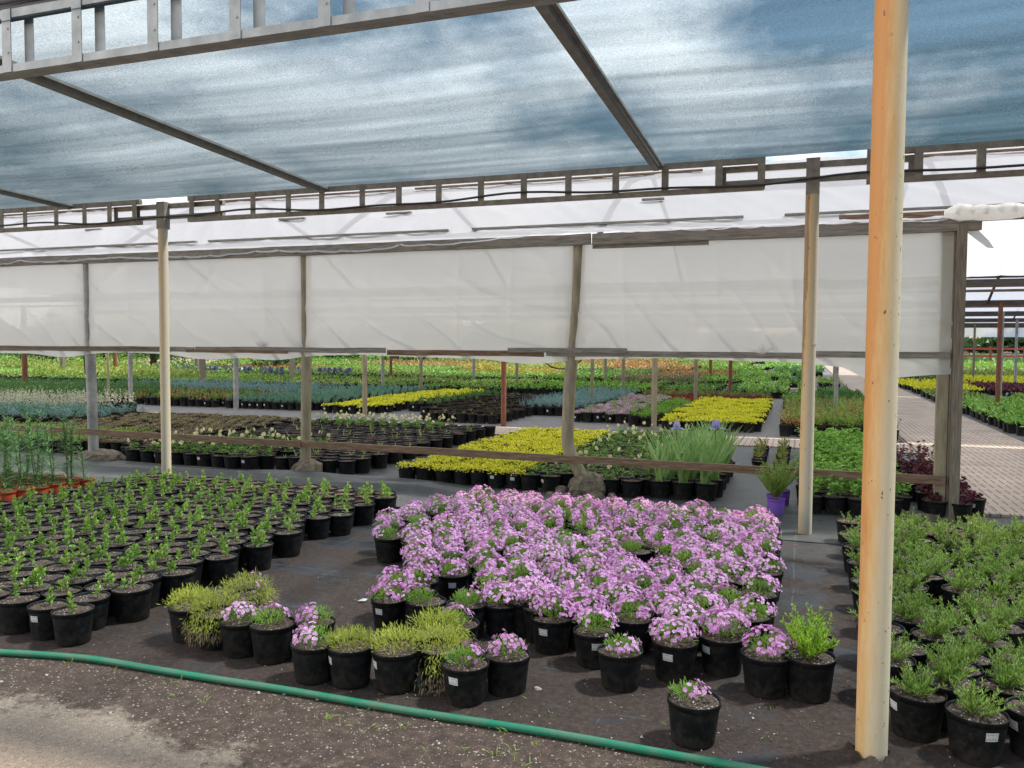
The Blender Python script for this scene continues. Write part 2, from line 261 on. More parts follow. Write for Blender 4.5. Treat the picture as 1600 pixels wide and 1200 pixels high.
M_bayroof=film('bay roof film',.18,.5,stretch=(1,.5,1),col=(.62,.66,.74),gloss=.04)
def groundmat():
    m,N,L=newmat('trodden earth and sand')
    tc=N('ShaderNodeTexCoord')
    def noise(sc,det=6,rough=.6):
        n=N('ShaderNodeTexNoise'); n.inputs['Scale'].default_value=sc; n.inputs['Detail'].default_value=det; n.inputs['Roughness'].default_value=rough; L(tc.outputs['Object'],n.inputs['Vector']); return n
    n1=noise(15,10,.82); r1=ramp(N,[(.32,(.022,.013,.009)),(.52,(.080,.048,.034)),(.72,(.20,.135,.095))]); L(n1.outputs['Fac'],r1.inputs[0])
    n2=noise(40,7,.7); r2=ramp(N,[(.3,(.22,.165,.12)),(.7,(.38,.30,.225))]); L(n2.outputs['Fac'],r2.inputs[0])
    n3=noise(1.5,9,.68)
    sp=N('ShaderNodeSeparateXYZ'); L(tc.outputs['Object'],sp.inputs[0])
    yy=N('ShaderNodeMapRange'); yy.inputs['From Min'].default_value=2.3; yy.inputs['From Max'].default_value=3.05; yy.inputs['To Min'].default_value=.20; yy.inputs['To Max'].default_value=-.16; L(sp.outputs['Y'],yy.inputs[0])
    xx=N('ShaderNodeMapRange'); xx.inputs['From Min'].default_value=-2.4; xx.inputs['From Max'].default_value=-1.0; xx.inputs['To Min'].default_value=.05; xx.inputs['To Max'].default_value=-.14; L(sp.outputs['X'],xx.inputs[0])
    a=N('ShaderNodeMath'); a.operation='ADD'; L(n3.outputs['Fac'],a.inputs[0]); L(yy.outputs[0],a.inputs[1])
    a2=N('ShaderNodeMath'); a2.operation='ADD'; L(a.outputs[0],a2.inputs[0]); L(xx.outputs[0],a2.inputs[1])
    ed=noise(22,6,.8); a3=N('ShaderNodeMath'); a3.operation='MULTIPLY_ADD'; a3.inputs[1].default_value=.30; L(ed.outputs['Fac'],a3.inputs[0]); L(a2.outputs[0],a3.inputs[2])
    r3=ramp(N,[(.70,(0,0,0)),(.78,(1,1,1))]); L(a3.outputs[0],r3.inputs[0])
    mx0=N('ShaderNodeMix'); mx0.data_type='RGBA'; L(r3.outputs[0],mx0.inputs['Factor']); L(r1.outputs[0],mx0.inputs['A']); L(r2.outputs[0],mx0.inputs['B'])
    last=mx0
    for sc,th,cl,dd in ((150,.93,(.30,.22,.16),.40),(230,.72,(.035,.026,.02),.45),(70,.90,(.48,.41,.33),.34)):
        v=N('ShaderNodeTexVoronoi'); v.inputs['Scale'].default_value=sc; L(tc.outputs['Object'],v.inputs['Vector'])
        s=N('ShaderNodeSeparateColor'); L(v.outputs['Color'],s.inputs[0])
        g_=N('ShaderNodeMath'); g_.operation='GREATER_THAN'; g_.inputs[1].default_value=th; L(s.outputs[0],g_.inputs[0])
        d_=N('ShaderNodeMath'); d_.operation='LESS_THAN'; d_.inputs[1].default_value=dd; L(v.outputs['Distance'],d_.inputs[0])
        k_=N('ShaderNodeMath'); k_.operation='MULTIPLY'; L(g_.outputs[0],k_.inputs[0]); L(d_.outputs[0],k_.inputs[1])
        q_=N('ShaderNodeMath'); q_.operation='MULTIPLY'; q_.inputs[1].default_value=.75; L(k_.outputs[0],q_.inputs[0])
        m_=N('ShaderNodeMix'); m_.data_type='RGBA'; m_.inputs['B'].default_value=c4(cl); L(q_.outputs[0],m_.inputs['Factor']); L(last.outputs['Result'],m_.inputs['A']); last=m_
    mx=last
    p=N('ShaderNodeBsdfPrincipled'); p.inputs['Roughness'].default_value=.92; L(mx.outputs['Result'],p.inputs['Base Color'])
    b=N('ShaderNodeBump'); b.inputs['Strength'].default_value=.8; b.inputs['Distance'].default_value=.012; L(n1.outputs['Fac'],b.inputs['Height']); L(b.outputs[0],p.inputs['Normal'])
    o=N('ShaderNodeOutputMaterial'); L(p.outputs[0],o.inputs[0]); return m
M_ground=groundmat()
def fabricmat(name,dirt=.5,base1=(.013,.013,.015),base2=(.034,.034,.038),rough=.5):
    m,N,L=newmat(name)
    tc=N('ShaderNodeTexCoord'); sp=N('ShaderNodeSeparateXYZ'); L(tc.outputs['Object'],sp.inputs[0])
    n=N('ShaderNodeTexNoise'); n.inputs['Scale'].default_value=6; n.inputs['Detail'].default_value=8; n.inputs['Roughness'].default_value=.7; L(tc.outputs['Object'],n.inputs['Vector'])
    r=ramp(N,[(.3,base1),(.7,base2)]); L(n.outputs['Fac'],r.inputs[0])
    # woven marker threads in a grid
    tot=None
    for ax,per in (('X',.38),('Y',.38)):
        w=N('ShaderNodeTexNoise'); w.inputs['Scale'].default_value=2; L(tc.outputs['Object'],w.inputs['Vector'])
        e=N('ShaderNodeMath'); e.operation='MULTIPLY_ADD'; e.inputs[1].default_value=.05; L(w.outputs['Fac'],e.inputs[0]); L(sp.outputs[ax],e.inputs[2])
        q=N('ShaderNodeMath'); q.operation='PINGPONG'; q.inputs[1].default_value=per/2; L(e.outputs[0],q.inputs[0])
        t=N('ShaderNodeMath'); t.operation='LESS_THAN'; t.inputs[1].default_value=.0028; L(q.outputs[0],t.inputs[0])
        if tot is None: tot=t
        else:
            s=N('ShaderNodeMath'); s.operation='MAXIMUM'; L(tot.outputs[0],s.inputs[0]); L(t.outputs[0],s.inputs[1]); tot=s
    mt=N('ShaderNodeMix'); mt.data_type='RGBA'; mt.inputs['B'].default_value=(.085,.10,.095,1); L(tot.outputs[0],mt.inputs['Factor']); L(r.outputs[0],mt.inputs['A'])
    # spilt soil lying on it
    n1=N('ShaderNodeTexNoise'); n1.inputs['Scale'].default_value=38; n1.inputs['Detail'].default_value=9; n1.inputs['Roughness'].default_value=.85; L(tc.outputs['Object'],n1.inputs['Vector'])
    r1=ramp(N,[(.34,(.012,.008,.006)),(.56,(.058,.035,.025)),(.76,(.20,.145,.105))]); L(n1.outputs['Fac'],r1.inputs[0])
    n3=N('ShaderNodeTexNoise'); n3.inputs['Scale'].default_value=2.1; n3.inputs['Detail'].default_value=9; n3.inputs['Roughness'].default_value=.72
    mp=N('ShaderNodeMapping'); mp.inputs['Scale'].default_value=(1,1.3,1); L(tc.outputs['Object'],mp.inputs[0]); L(mp.outputs[0],n3.inputs['Vector'])
    yy=N('ShaderNodeMapRange'); yy.inputs['From Min'].default_value=3.0; yy.inputs['From Max'].default_value=7.5; yy.inputs['To Min'].default_value=dirt-.34; yy.inputs['To Max'].default_value=dirt-.54; L(sp.outputs['Y'],yy.inputs[0])
    a=N('ShaderNodeMath'); a.operation='ADD'; L(n3.outputs['Fac'],a.inputs[0]); L(yy.outputs[0],a.inputs[1])
    r3=ramp(N,[(.50,(0,0,0)),(.60,(1,1,1))]); L(a.outputs[0],r3.inputs[0])
    mx=N('ShaderNodeMix'); mx.data_type='RGBA'; L(r3.outputs[0],mx.inputs['Factor']); L(mt.outputs['Result'],mx.inputs['A']); L(r1.outputs[0],mx.inputs['B'])
    p=N('ShaderNodeBsdfPrincipled'); L(mx.outputs['Result'],p.inputs['Base Color'])
    rr=N('ShaderNodeMapRange'); rr.inputs['To Min'].default_value=rough; rr.inputs['To Max'].default_value=.95; L(r3.outputs[0],rr.inputs[0]); L(rr.outputs[0],p.inputs['Roughness'])
    b=N('ShaderNodeBump'); b.inputs['Strength'].default_value=.5; b.inputs['Distance'].default_value=.01; L(n1.outputs['Fac'],b.inputs['Height']); L(b.outputs[0],p.inputs['Normal'])
    o=N('ShaderNodeOutputMaterial'); L(p.outputs[0],o.inputs[0]); return m
M_fab=fabricmat('dark woven ground fabric',.50)
M_fab2=fabricmat('grey woven ground fabric',.20,(.030,.034,.032),(.070,.076,.072),.5)
M_fab3=fabricmat('pale worn ground fabric',.25,(.11,.105,.10),(.19,.18,.175),.6)
def tilemat():
    m,N,L=newmat('slotted path tiles')
    tc=N('ShaderNodeTexCoord'); sp=N('ShaderNodeSeparateXYZ'); L(tc.outputs['Object'],sp.inputs[0])
    n=N('ShaderNodeTexNoise'); n.inputs['Scale'].default_value=1.6; n.inputs['Detail'].default_value=7; L(tc.outputs['Object'],n.inputs['Vector'])
    r=ramp(N,[(.3,(.34,.27,.215)),(.7,(.48,.40,.325))]); L(n.outputs['Fac'],r.inputs[0])
    def pp(ax,per,th,ofs=0):
        a=N('ShaderNodeMath'); a.operation='ADD'; a.inputs[1].default_value=ofs; L(sp.outputs[ax],a.inputs[0])
        q=N('ShaderNodeMath'); q.operation='PINGPONG'; q.inputs[1].default_value=per/2; L(a.outputs[0],q.inputs[0])
        t=N('ShaderNodeMath'); t.operation='LESS_THAN'; t.inputs[1].default_value=th; L(q.outputs[0],t.inputs[0]); return t
    sx=pp('X',.085,.009); sy=pp('Y',.36,.14)
    k=N('ShaderNodeMath'); k.operation='MULTIPLY'; L(sx.outputs[0],k.inputs[0]); L(sy.outputs[0],k.inputs[1])
    jx=pp('X',.62,.004,.1); jy=pp('Y',.72,.005)
    j=N('ShaderNodeMath'); j.operation='MAXIMUM'; L(jx.outputs[0],j.inputs[0]); L(jy.outputs[0],j.inputs[1])
    kk=N('ShaderNodeMath'); kk.operation='MAXIMUM'; L(k.outputs[0],kk.inputs[0]); L(j.outputs[0],kk.inputs[1])
    mx=N('ShaderNodeMix'); mx.data_type='RGBA'; mx.inputs['B'].default_value=(.17,.125,.105,1); L(kk.outputs[0],mx.inputs['Factor']); L(r.outputs[0],mx.inputs['A'])
    p=N('ShaderNodeBsdfPrincipled'); p.inputs['Roughness'].default_value=.8; L(mx.outputs['Result'],p.inputs['Base Color'])
    o=N('ShaderNodeOutputMaterial'); L(p.outputs[0],o.inputs[0]); return m
M_tile=tilemat()
def hosemat():
    m,N,L=newmat('green ribbed hose')
    tc=N('ShaderNodeTexCoord'); n=N('ShaderNodeTexNoise'); n.inputs['Scale'].default_value=9; n.inputs['Detail'].default_value=6; L(tc.outputs['Object'],n.inputs['Vector'])
    r=ramp(N,[(.40,(.005,.20,.105)),(.72,(.10,.19,.12))]); L(n.outputs['Fac'],r.inputs[0])
    sp=N('ShaderNodeSeparateXYZ'); L(tc.outputs['Object'],sp.inputs[0])
    w=N('ShaderNodeTexWave'); w.inputs['Scale'].default_value=45; w.wave_type='BANDS'; L(tc.outputs['Object'],w.inputs['Vector'])
    p=N('ShaderNodeBsdfPrincipled'); p.inputs['Roughness'].default_value=.38; L(r.outputs[0],p.inputs['Base Color'])
    b=N('ShaderNodeBump'); b.inputs['Strength'].default_value=.25; b.inputs['Distance'].default_value=.002; L(w.outputs['Fac'],b.inputs['Height']); L(b.outputs[0],p.inputs['Normal'])
    o=N('ShaderNodeOutputMaterial'); L(p.outputs[0],o.inputs[0]); return m
M_hose=hosemat()

# ------------------------------------------------------------------ mesh helper
class MB:
    def __init__(s): s.v=[]; s.f=[]; s.n=0; s.sm=False
    def add(s,V,F,mat=0):
        V=np.asarray(V,float).reshape(-1,3); F=np.asarray(F,int)
        s.v.append(V); s.f.append((F+s.n,mat)); s.n+=len(V); return s
    def quads(s,Q,mat=0):            # Q (n,4,3)
        Q=np.asarray(Q,float); n=len(Q)
        if n: s.add(Q.reshape(-1,3),np.arange(4*n).reshape(n,4),mat)
        return s
    def box(s,a,b,mat=0):
        x0,y0,z0=a; x1,y1,z1=b
        V=[(x0,y0,z0),(x1,y0,z0),(x1,y1,z0),(x0,y1,z0),(x0,y0,z1),(x1,y0,z1),(x1,y1,z1),(x0,y1,z1)]
        s.add(V,[(0,3,2,1),(4,5,6,7),(0,1,5,4),(1,2,6,5),(2,3,7,6),(3,0,4,7)],mat); return s
    def beam(s,a,b,w,h,mat=0):       # box beam from a to b
        a=np.array(a,float); b=np.array(b,float); d=b-a; d/=np.linalg.norm(d)
        up=np.array([0,0,1.]) if abs(d[2])<.9 else np.array([0,1.,0])
        r=np.cross(d,up); r/=np.linalg.norm(r); u=np.cross(r,d)
        V=[p+sx*r*w/2+sz*u*h/2 for p in (a,b) for sx,sz in ((-1,-1),(1,-1),(1,1),(-1,1))]
        s.add(V,[(0,1,2,3),(7,6,5,4),(0,4,5,1),(1,5,6,2),(2,6,7,3),(3,7,4,0)],mat); return s
    def tube(s,pts,r,n=10,mat=0,caps=True):
        P=np.array(pts,float); rr=np.broadcast_to(np.array(r,float),(len(P),)); T=np.gradient(P,axis=0); T/=np.linalg.norm(T,axis=1)[:,None]
        ref=np.array([0,0,1.]) if abs(T[0][2])<.8 else np.array([1.,0,0])
        U=np.cross(T,ref); U/=np.linalg.norm(U,axis=1)[:,None]; Wv=np.cross(T,U)
        a=np.linspace(0,2*np.pi,n,endpoint=False)
        V=(P[:,None]+rr[:,None,None]*(U[:,None]*np.cos(a)[None,:,None]+Wv[:,None]*np.sin(a)[None,:,None])).reshape(-1,3)
        F=[(i*n+j,i*n+(j+1)%n,(i+1)*n+(j+1)%n,(i+1)*n+j) for i in range(len(P)-1) for j in range(n)]
        s.add(V,F,mat)
        if caps:
            for c,o in ((0,0),(-1,(len(P)-1)*n)):
                Vc=np.vstack([V[o:o+n],P[c][None]]); s.add(Vc,[(j,(j+1)%n,n) for j in range(n)],mat)
        return s
    def lathe(s,prof,n=24,mat=0):
        a=np.linspace(0,2*np.pi,n,endpoint=False); P=np.array(prof,float)
        V=np.stack([P[:,0][:,None]*np.cos(a),P[:,0][:,None]*np.sin(a),np.repeat(P[:,1][:,None],n,1)],-1).reshape(-1,3)
        F=[(i*n+j,i*n+(j+1)%n,(i+1)*n+(j+1)%n,(i+1)*n+j) for i in range(len(P)-1) for j in range(n)]
        s.add(V,F,mat); return s
    def leaves(s,B,D,Ln,Wd,mat=0,fold=0.0,droop=0.0):
        B=np.asarray(B,float); D=np.asarray(D,float); n=len(B)
        if not n: return s
        D=D/np.linalg.norm(D,axis=1)[:,None]; Ln=np.broadcast_to(Ln,(n,))[:,None]; Wd=np.broadcast_to(Wd,(n,))[:,None]
        ref=np.tile([0,0,1.],(n,1)); ref[np.abs(D[:,2])>.97]=[1,0,0]
        Sd=np.cross(D,ref); Sd/=np.linalg.norm(Sd,axis=1)[:,None]
        roll=rng.uniform(-.9,.9,n)[:,None]; Up=np.cross(Sd,D); Sd=Sd*np.cos(roll)+Up*np.sin(roll); Up=np.cross(Sd,D)
        mid=B+D*Ln*.45+Up*Ln*fold; tip=B+D*Ln-np.array([0,0,1.])*Ln*droop
        s.quads(np.stack([B,mid+Sd*Wd/2,tip,mid-Sd*Wd/2],1),mat); return s
    def blades(s,B,D,Ln,Wd,mat=0,bend=.3,seg=3):    # long strap leaves bending outwards
        B=np.asarray(B,float); D=np.asarray(D,float); n=len(B)
        D=D/np.linalg.norm(D,axis=1)[:,None]; Ln=np.broadcast_to(Ln,(n,))[:,None]; Wd=np.broadcast_to(Wd,(n,))[:,None]
        out=D.copy(); out[:,2]=0; nn=np.linalg.norm(out,axis=1)[:,None]+1e-6; out/=nn
        Sd=np.cross(D,out+np.array([0,0,.01])); Sd/=np.linalg.norm(Sd,axis=1)[:,None]+1e-9
        ts=np.linspace(0,1,seg+1); rows=[]
        for t in ts:
            c=B+D*Ln*t+(out*.6-np.array([0,0,.5]))*Ln*bend*t*t
            w=Wd*(.75+.5*t)*(1-t**2.2)*.5+.0006
            rows.append((c-Sd*w,c+Sd*w))
        V=np.stack([x for r in rows for x in r],1)   # n, 2(seg+1), 3
        k=2*(seg+1); F=np.array([[2*i,2*i+1,2*i+3,2*i+2] for i in range(seg)])
        F=(F[None]+(np.arange(n)*k)[:,None,None]).reshape(-1,4); s.add(V.reshape(-1,3),F,mat); return s
    def flowers(s,C,Nn,r,mat=0,k=5,eye=None):
        C=np.asarray(C,float); Nn=np.asarray(Nn,float); n=len(C); Nn=Nn/np.linalg.norm(Nn,axis=1)[:,None]
        ref=np.tile([.3,.5,.1],(n,1)); U=np.cross(Nn,ref); U/=np.linalg.norm(U,axis=1)[:,None]; V=np.cross(Nn,U)
        ph=rng.uniform(0,6.28,n); r=np.broadcast_to(r,(n,))[:,None]
        for j in range(k):
            a=ph+j*2*np.pi/k
            d=lambda o:U*np.cos(a+o)[:,None]+V*np.sin(a+o)[:,None]
            s.quads(np.stack([C,C+d(-.58)*r*.8+Nn*r*.12,C+d(0)*r*1.05+Nn*r*.05,C+d(.58)*r*.8+Nn*r*.12],1),mat)
        if eye is not None:
            q=[U*.2,V*.2,-U*.2,-V*.2]; s.quads(np.stack([C+Nn*r*.06+x*r for x in q],1),eye)
        return s
    def merge(s,o,loc=(0,0,0),rz=0,sc=1,remap=None):
        c,sn=math.cos(rz),math.sin(rz); M=np.array([[c,-sn,0],[sn,c,0],[0,0,1]])*sc
        base=s.n
        for V in o.v: s.v.append(V@M.T+np.array(loc)); s.n+=len(V)
        for F,m in o.f: s.f.append((F+base,remap[m] if remap else m))
        return s
    def mesh(s,name,mats,smooth=False):
        me=bpy.data.meshes.new(name); V=np.vstack(s.v)
        li=np.concatenate([F.ravel() for F,m in s.f]); ln=np.concatenate([np.full(len(F),F.shape[1]) for F,m in s.f]); mi=np.concatenate([np.full(len(F),m) for F,m in s.f])
        me.vertices.add(len(V)); me.vertices.foreach_set('co',V.astype(np.float32).ravel())
        me.loops.add(len(li)); me.loops.foreach_set('vertex_index',li.astype(np.int32))
        me.polygons.add(len(ln)); me.polygons.foreach_set('loop_start',np.concatenate([[0],np.cumsum(ln)[:-1]]).astype(np.int32))
        me.polygons.foreach_set('material_index',mi.astype(np.int32))
        me.polygons.foreach_set('use_smooth',np.full(len(ln),smooth))
        for m in mats: me.materials.append(m)
        me.update(calc_edges=True); return me
def link(name,me,parent=None,loc=(0,0,0),rz=0):
    o=bpy.data.objects.new(name,me); COL.objects.link(o)
    if parent is not None: o.parent=parent
    o.location=loc
    if rz: o.rotation_euler=(0,0,rz)
    return o
def tag(o,label,cat,group=None,kind=None):
    if label: o['label']=label
    if cat: o['category']=cat
    if group: o['group']=group
    if kind: o['kind']=kind
    return o
def obj(name,mb,mats,parent=None,smooth=False,loc=(0,0,0)):
    return link(name,mb.mesh(name,mats if isinstance(mats,(list,tuple)) else [mats],smooth),parent,loc)
def grid(x0,x1,y0,y1,nx,ny,zf):
    X,Y=np.meshgrid(np.linspace(x0,x1,nx),np.linspace(y0,y1,ny)); Z=zf(X,Y)
    V=np.stack([X,Y,Z],-1).reshape(-1,3)
    i=np.arange(ny-1)[:,None]*nx+np.arange(nx-1)[None]; i=i.ravel()
    return V,np.stack([i,i+1,i+nx+1,i+nx],1)
def fbm(X,Y,seed,oct=4,base=1.0):
    r=np.random.default_rng(seed); Z=np.zeros_like(X)
    for o in range(oct):
        f=base*2**o
        for k in range(3):
            a=r.uniform(0,6.28); Z+=np.sin((X*math.cos(a)+Y*math.sin(a))*f*r.uniform(.7,1.3)+r.uniform(0,6.28))/2**o/3
    return Z
ORD="first second third fourth fifth sixth seventh eighth ninth tenth eleventh twelfth thirteenth fourteenth fifteenth sixteenth seventeenth eighteenth nineteenth twentieth".split()
def ordn(i):
    if i<20: return ORD[i]
    t=["twenty","thirty","forty","fifty"][(i+1)//10-2]; u=(i+1)%10
    return (t[:-1]+"ieth") if u==0 else t+"-"+ORD[u-1]
# ================================================================== THE SETTING
V=[(-300,-60,0),(300,-60,0),(300,420,0),(-300,420,0)]
g=MB(); g.add(V,[(0,1,2,3)]); tag(obj('ground',g,M_ground),None,None,kind='structure')
def sheet(name,x0,x1,y0,y1,m,nx,ny,zf,base=.006):
    V,F=grid(x0,x1,y0,y1,nx,ny,lambda X,Y:base+zf(X,Y)); mb=MB(); mb.add(V,F)
    return tag(obj(name,mb,m,smooth=True),None,None,kind='structure')
def front(X,Y):
    e=np.clip((Y-3.0)/.5,0,1)
    return np.maximum(0,(fbm(X,Y,3,4,4)*.006+.004))*e+.001*e
mb=MB(); V,F=grid(-13,4.4,3.095,8.75,260,120,lambda X,Y:.005+front(X,Y))
V=V.copy(); k=V[:,1]<3.10; V[k,2]=-.003; V[k,1]-=np.where(V[k,0]<-3.5,.1,np.where(V[k,0]>0,.35,0))
mb.add(V,F); tag(obj('ground_fabric',mb,M_fab,smooth=True),None,None,kind='structure')
# loose grey fabric lying in folds along the foot of the film wall
def folds(X,Y):
    w=np.clip((Y-6.9)/.25,0,1)*np.clip((8.55-Y)/.3,0,1)*np.clip((-3.2-X)/.6,0.16,1)
    return .010+w*(.035+.045*np.abs(fbm(X*.6,Y*2.6,8,4,1.9))+.05*np.clip(1-np.abs(Y-7.75-.12*np.sin(X*1.7))/.13,0,1))
mb=MB(); V,F=grid(-13,1.5,7.0,8.5,340,60,folds); mb.add(V,F); tag(obj('ground_fabric',mb,M_fab2,smooth=True),None,None,kind='structure')
sheet('ground_fabric',-34,1.62,8.45,13.35,M_fab2,200,30,lambda X,Y:.006+.004*fbm(X,Y,9,3,3),.006)
sheet('ground_fabric',-44,1.62,14.65,31.5,M_fab3,120,40,lambda X,Y:.004+.003*fbm(X,Y,10,3,2),.006)
sheet('ground_fabric',-60,1.62,32.6,120,M_fab3,60,60,lambda X,Y:0*X,.012)
sheet('ground_fabric',3.52,60,8.75,120,M_fab3,60,60,lambda X,Y:0*X,.012)
def slab(name,x0,x1,y0,y1,z,m,label=None):
    b=MB(); b.box((x0,y0,-.02),(x1,y1,z)); return tag(obj(name,b,m),None,None,kind='structure')
slab('path',1.66,3.48,8.7,130,.035,M_tile); slab('path',-44,1.63,13.38,14.62,.030,M_tile)
slab('path',-44,1.63,31.55,32.55,.030,M_tile)
slab('path_edge',1.60,1.655,8.7,130,.022,M_rim); slab('path_edge',3.485,3.53,8.7,130,.022,M_rim)

# grit and small stones on the trodden earth in front of the hose
mb=MB(); n=5200
px=rng.uniform(-4.6,1.4,n); py=3.12-np.abs(rng.normal(0,.5,n)); 
ok=np.array([seen(a,b,0,40) for a,b in zip(px,py)]); px,py=px[ok],py[ok]
for a,b in zip(px,py):
    s=rng.uniform(.001,.0035)*(1 if rng.random()<.95 else 2.6); q=rng.uniform(-.35,.35,(6,3))*s
    V=np.array([(s,0,0),(0,s*.8,0),(-s,0,0),(0,-s,0),(0,0,s*.6),(0,0,-s*.3)])+q+np.array([a,b,.001])
    mb.add(V,[(0,1,4),(1,2,4),(2,3,4),(3,0,4)],int(rng.integers(0,3)))
tag(obj('gravel',mb,[solid('grit a',(.33,.27,.21)),solid('grit b',(.22,.17,.13)),solid('grit c',(.44,.37,.29))]),'fine grit and stones scattered over the trodden earth before the hose','gravel',kind='stuff')
mb=MB(); n=15000
px=rng.uniform(-3.6,.6,n); py=rng.uniform(3.05,6.9,n); den=fbm(px,py,3,4,2.0)
ok=np.array([seen(a,b,0,20) for a,b in zip(px,py)])&(den+rng.uniform(-.6,.6,n)-.16*(py-4.2)>.0)
for a,b in zip(px[ok],py[ok]):
    s=rng.uniform(.0015,.0055)*(1 if rng.random()<.97 else 2); V=np.array([(s,0,0),(0,s*.8,0),(-s,0,0),(0,-s,0),(0,0,s*.7)])+rng.uniform(-.35,.35,(5,3))*s+np.array([a,b,.010])
    mb.add(V,[(0,1,4),(1,2,4),(2,3,4),(3,0,4)],0 if rng.random()<.86 else 1)
tag(obj('spilt_soil',mb,[solid('soil crumbs',(.05,.032,.022),(.12,.08,.055)),solid('pale crumbs',(.45,.38,.30))]),'dark crumbs of potting soil spilt over the ground fabric','soil',kind='stuff')
mb=MB()
for i in range(40):
    a,b=rng.uniform(-3.9,.3),rng.uniform(2.85,3.14)
    if i>30: a,b=rng.uniform(-1.3,-.1),rng.uniform(3.3,3.75)
    k=rng.integers(3,9); th=rng.uniform(0,6.28,k)
    D=np.stack([np.cos(th),np.sin(th),rng.uniform(.1,1.2,k)],1)
    mb.leaves(np.tile([a,b,.0],(k,1))+rng.normal(0,.012,(k,3))*[1,1,0],D,rng.uniform(.02,.07,k),.004,0,droop=.25)
tag(obj('weeds',mb,[M_ygreen]),'tiny grass weeds sprouting along the green hose','weeds',kind='stuff')

# ------------------------------------------------------------------ shade canopy
M_purl=solid('dull steel',(.20,.205,.19),(.31,.315,.295),scale=12,rough=.6,metal=.1)
cn=link('shade_canopy',None,loc=(0.28,3.39,0)); tag(cn,'steel framed shade net canopy on rust stained cream posts over the pot beds','canopy')
OX=Vector((0.28,3.39,0))
def part(name,mb,mats,parent,root,smooth=False,label=None):
    o=link(name,mb.mesh(name,mats if isinstance(mats,(list,tuple)) else [mats],smooth)); o.parent=parent
    o.location=-Vector(root); 
    if label: o['label']=label
    return o
def post(root,rootloc,x,y,h,r,m,label=None,joint=None,n=28):
    b=MB(); b.tube([(0,0,0),(0,0,h*.5),(0,0,h)],r,n)
    if joint: b.tube([(0,0,joint-.006),(0,0,joint+.006)],r*1.07,n)
    o=link('post',b.mesh('post',[m],True)); o.parent=root; o.location=Vector((x,y,0))-Vector(rootloc)
    if label: o['label']=label
    return o
post(cn,OX,.285,3.40,3.34,.0585,M_postn,'thick near post streaked with orange rust')
post(cn,OX,.05,7.30,2.86,.055,M_postb,'cream post with pale brown stain',joint=1.62)
post(cn,OX,-6.72,7.30,2.86,.052,M_postb,'slim cream post beside the seedling bed')
for x in (.05,-6.72):
    b=MB(); b.box((x-.054,7.262,2.86),(x+.054,7.35,3.16)); [b.tube([(x+s_*.035,7.258,z_),(x+s_*.035,7.2619,z_)],.005,8) for s_ in (-1,1) for z_ in (3.0,3.04,3.08,3.12)]
    part('bracket',b,M_galvd,cn,OX)
def truss(segs,y,mat,w=.05,dbl=0):
    t=link('truss',None); t.parent=cn; t.location=Vector((segs[0][0],y,segs[0][2]))-OX; r0=Vector((segs[0][0],y,segs[0][2]))
    for x0,x1,zl,zt,vs in segs:
        b=MB(); b.beam((x0,y,zl),(x1,y,zl),.05,.042); part('chord',b,mat,t,r0)
        b=MB(); b.beam((x0,y,zt),(x1,y,zt),.05,.046); part('chord',b,mat,t,r0)
        for v in vs:
            b=MB(); b.box((v-w/2,y-.030,zl-.021),(v+w/2,y-.0255,zt+.023)); 
            b.box((v-w/2,y-.0255,zl+.022),(v-w/2+.005,y+.012,zt-.024))
            for q in (.28,.72):
                zz=zl+(zt-zl)*q; b.tube([(v+.01,y-.034,zz),(v+.01,y-.0301,zz)],.006,8)
            part('upright',b,mat,t,r0)
            if dbl:
                b=MB(); b.box((v+w/2+.03,y+dbl-.005,zl-.021),(v+w*1.5+.03,y+dbl,zt+.023)); part('upright',b,mat,t,r0)
    return t
ZL,ZT=2.955,3.175
truss([(-6.36,-.34,ZL-.01,ZT,[-6.30,-5.96,-5.50,-5.06,-4.66,-4.19,-3.78,-3.35,-2.91,-2.48,-2.05,-1.61,-1.17,-.71,-.36])],7.30,M_galvd,.062)
truss([(-7.44,-5.94,3.0,3.12,[-7.41,-7.09,-5.99]),(-.74,.85,3.0,3.12,[-.68,.80])],7.355,M_galvd,.055)
truss([(-14.2,-7.02,ZL-.01,ZT,[-14.1,-13.6,-13.15,-12.7,-12.25,-11.8,-11.35,-10.9,-10.45,-10.0,-9.56,-9.12,-8.74,-8.25,-7.82,-7.45,-7.09]),(.46,6,ZL-.01,ZT,[.49,.84,1.28,1.72,2.16,2.6,3.05,3.5])],7.30,M_galvd,.062)
truss([(-9.2,5.2,3.105,3.40,[-8.2+.505*i for i in range(0,27)])],3.40,M_galv,.066,dbl=.035)
b=MB(); b.beam((-9.2,3.455,3.105),(5.2,3.455,3.105),.05,.04); part('chord',b,M_galv,cn,OX)
for x in (-11.45,-8.05,-4.65,-1.25,2.15):
    b=MB(); b.beam((x,3.36,3.30),(x,7.28,3.16),.052,.045); b.beam((x+.045,3.36,3.325),(x+.05,7.28,3.18),.03,.02); part('purlin',b,M_purl,cn,OX)
def netz(X,Y):
    t=(Y-3.4)/4.0
    sag=.035*np.sin(np.pi*np.clip(((X+1.25)/3.4)%1,0,1))
    return 3.35-.148*t-sag*np.sin(np.pi*np.clip(t,0,1))+.008*fbm(X*.3,Y*3,21,4,2)
V,F=grid(-13.5,5.6,3.36,7.335,200,130,netz); b=MB(); b.add(V,F); part('shade_net',b,M_net,cn,OX,True)
b=MB()
for k,(dy,dz,rr) in enumerate(((0,0,.022),(.03,.025,.02),(-.025,.03,.018),(.0,.055,.016))):
    xs=np.linspace(-9.3,5.4,60); b.tube(np.stack([xs,3.40+dy+.01*np.sin(xs*3+k),3.44+dz+.006*np.sin(xs*5+k*2)],1),rr,8,caps=False)
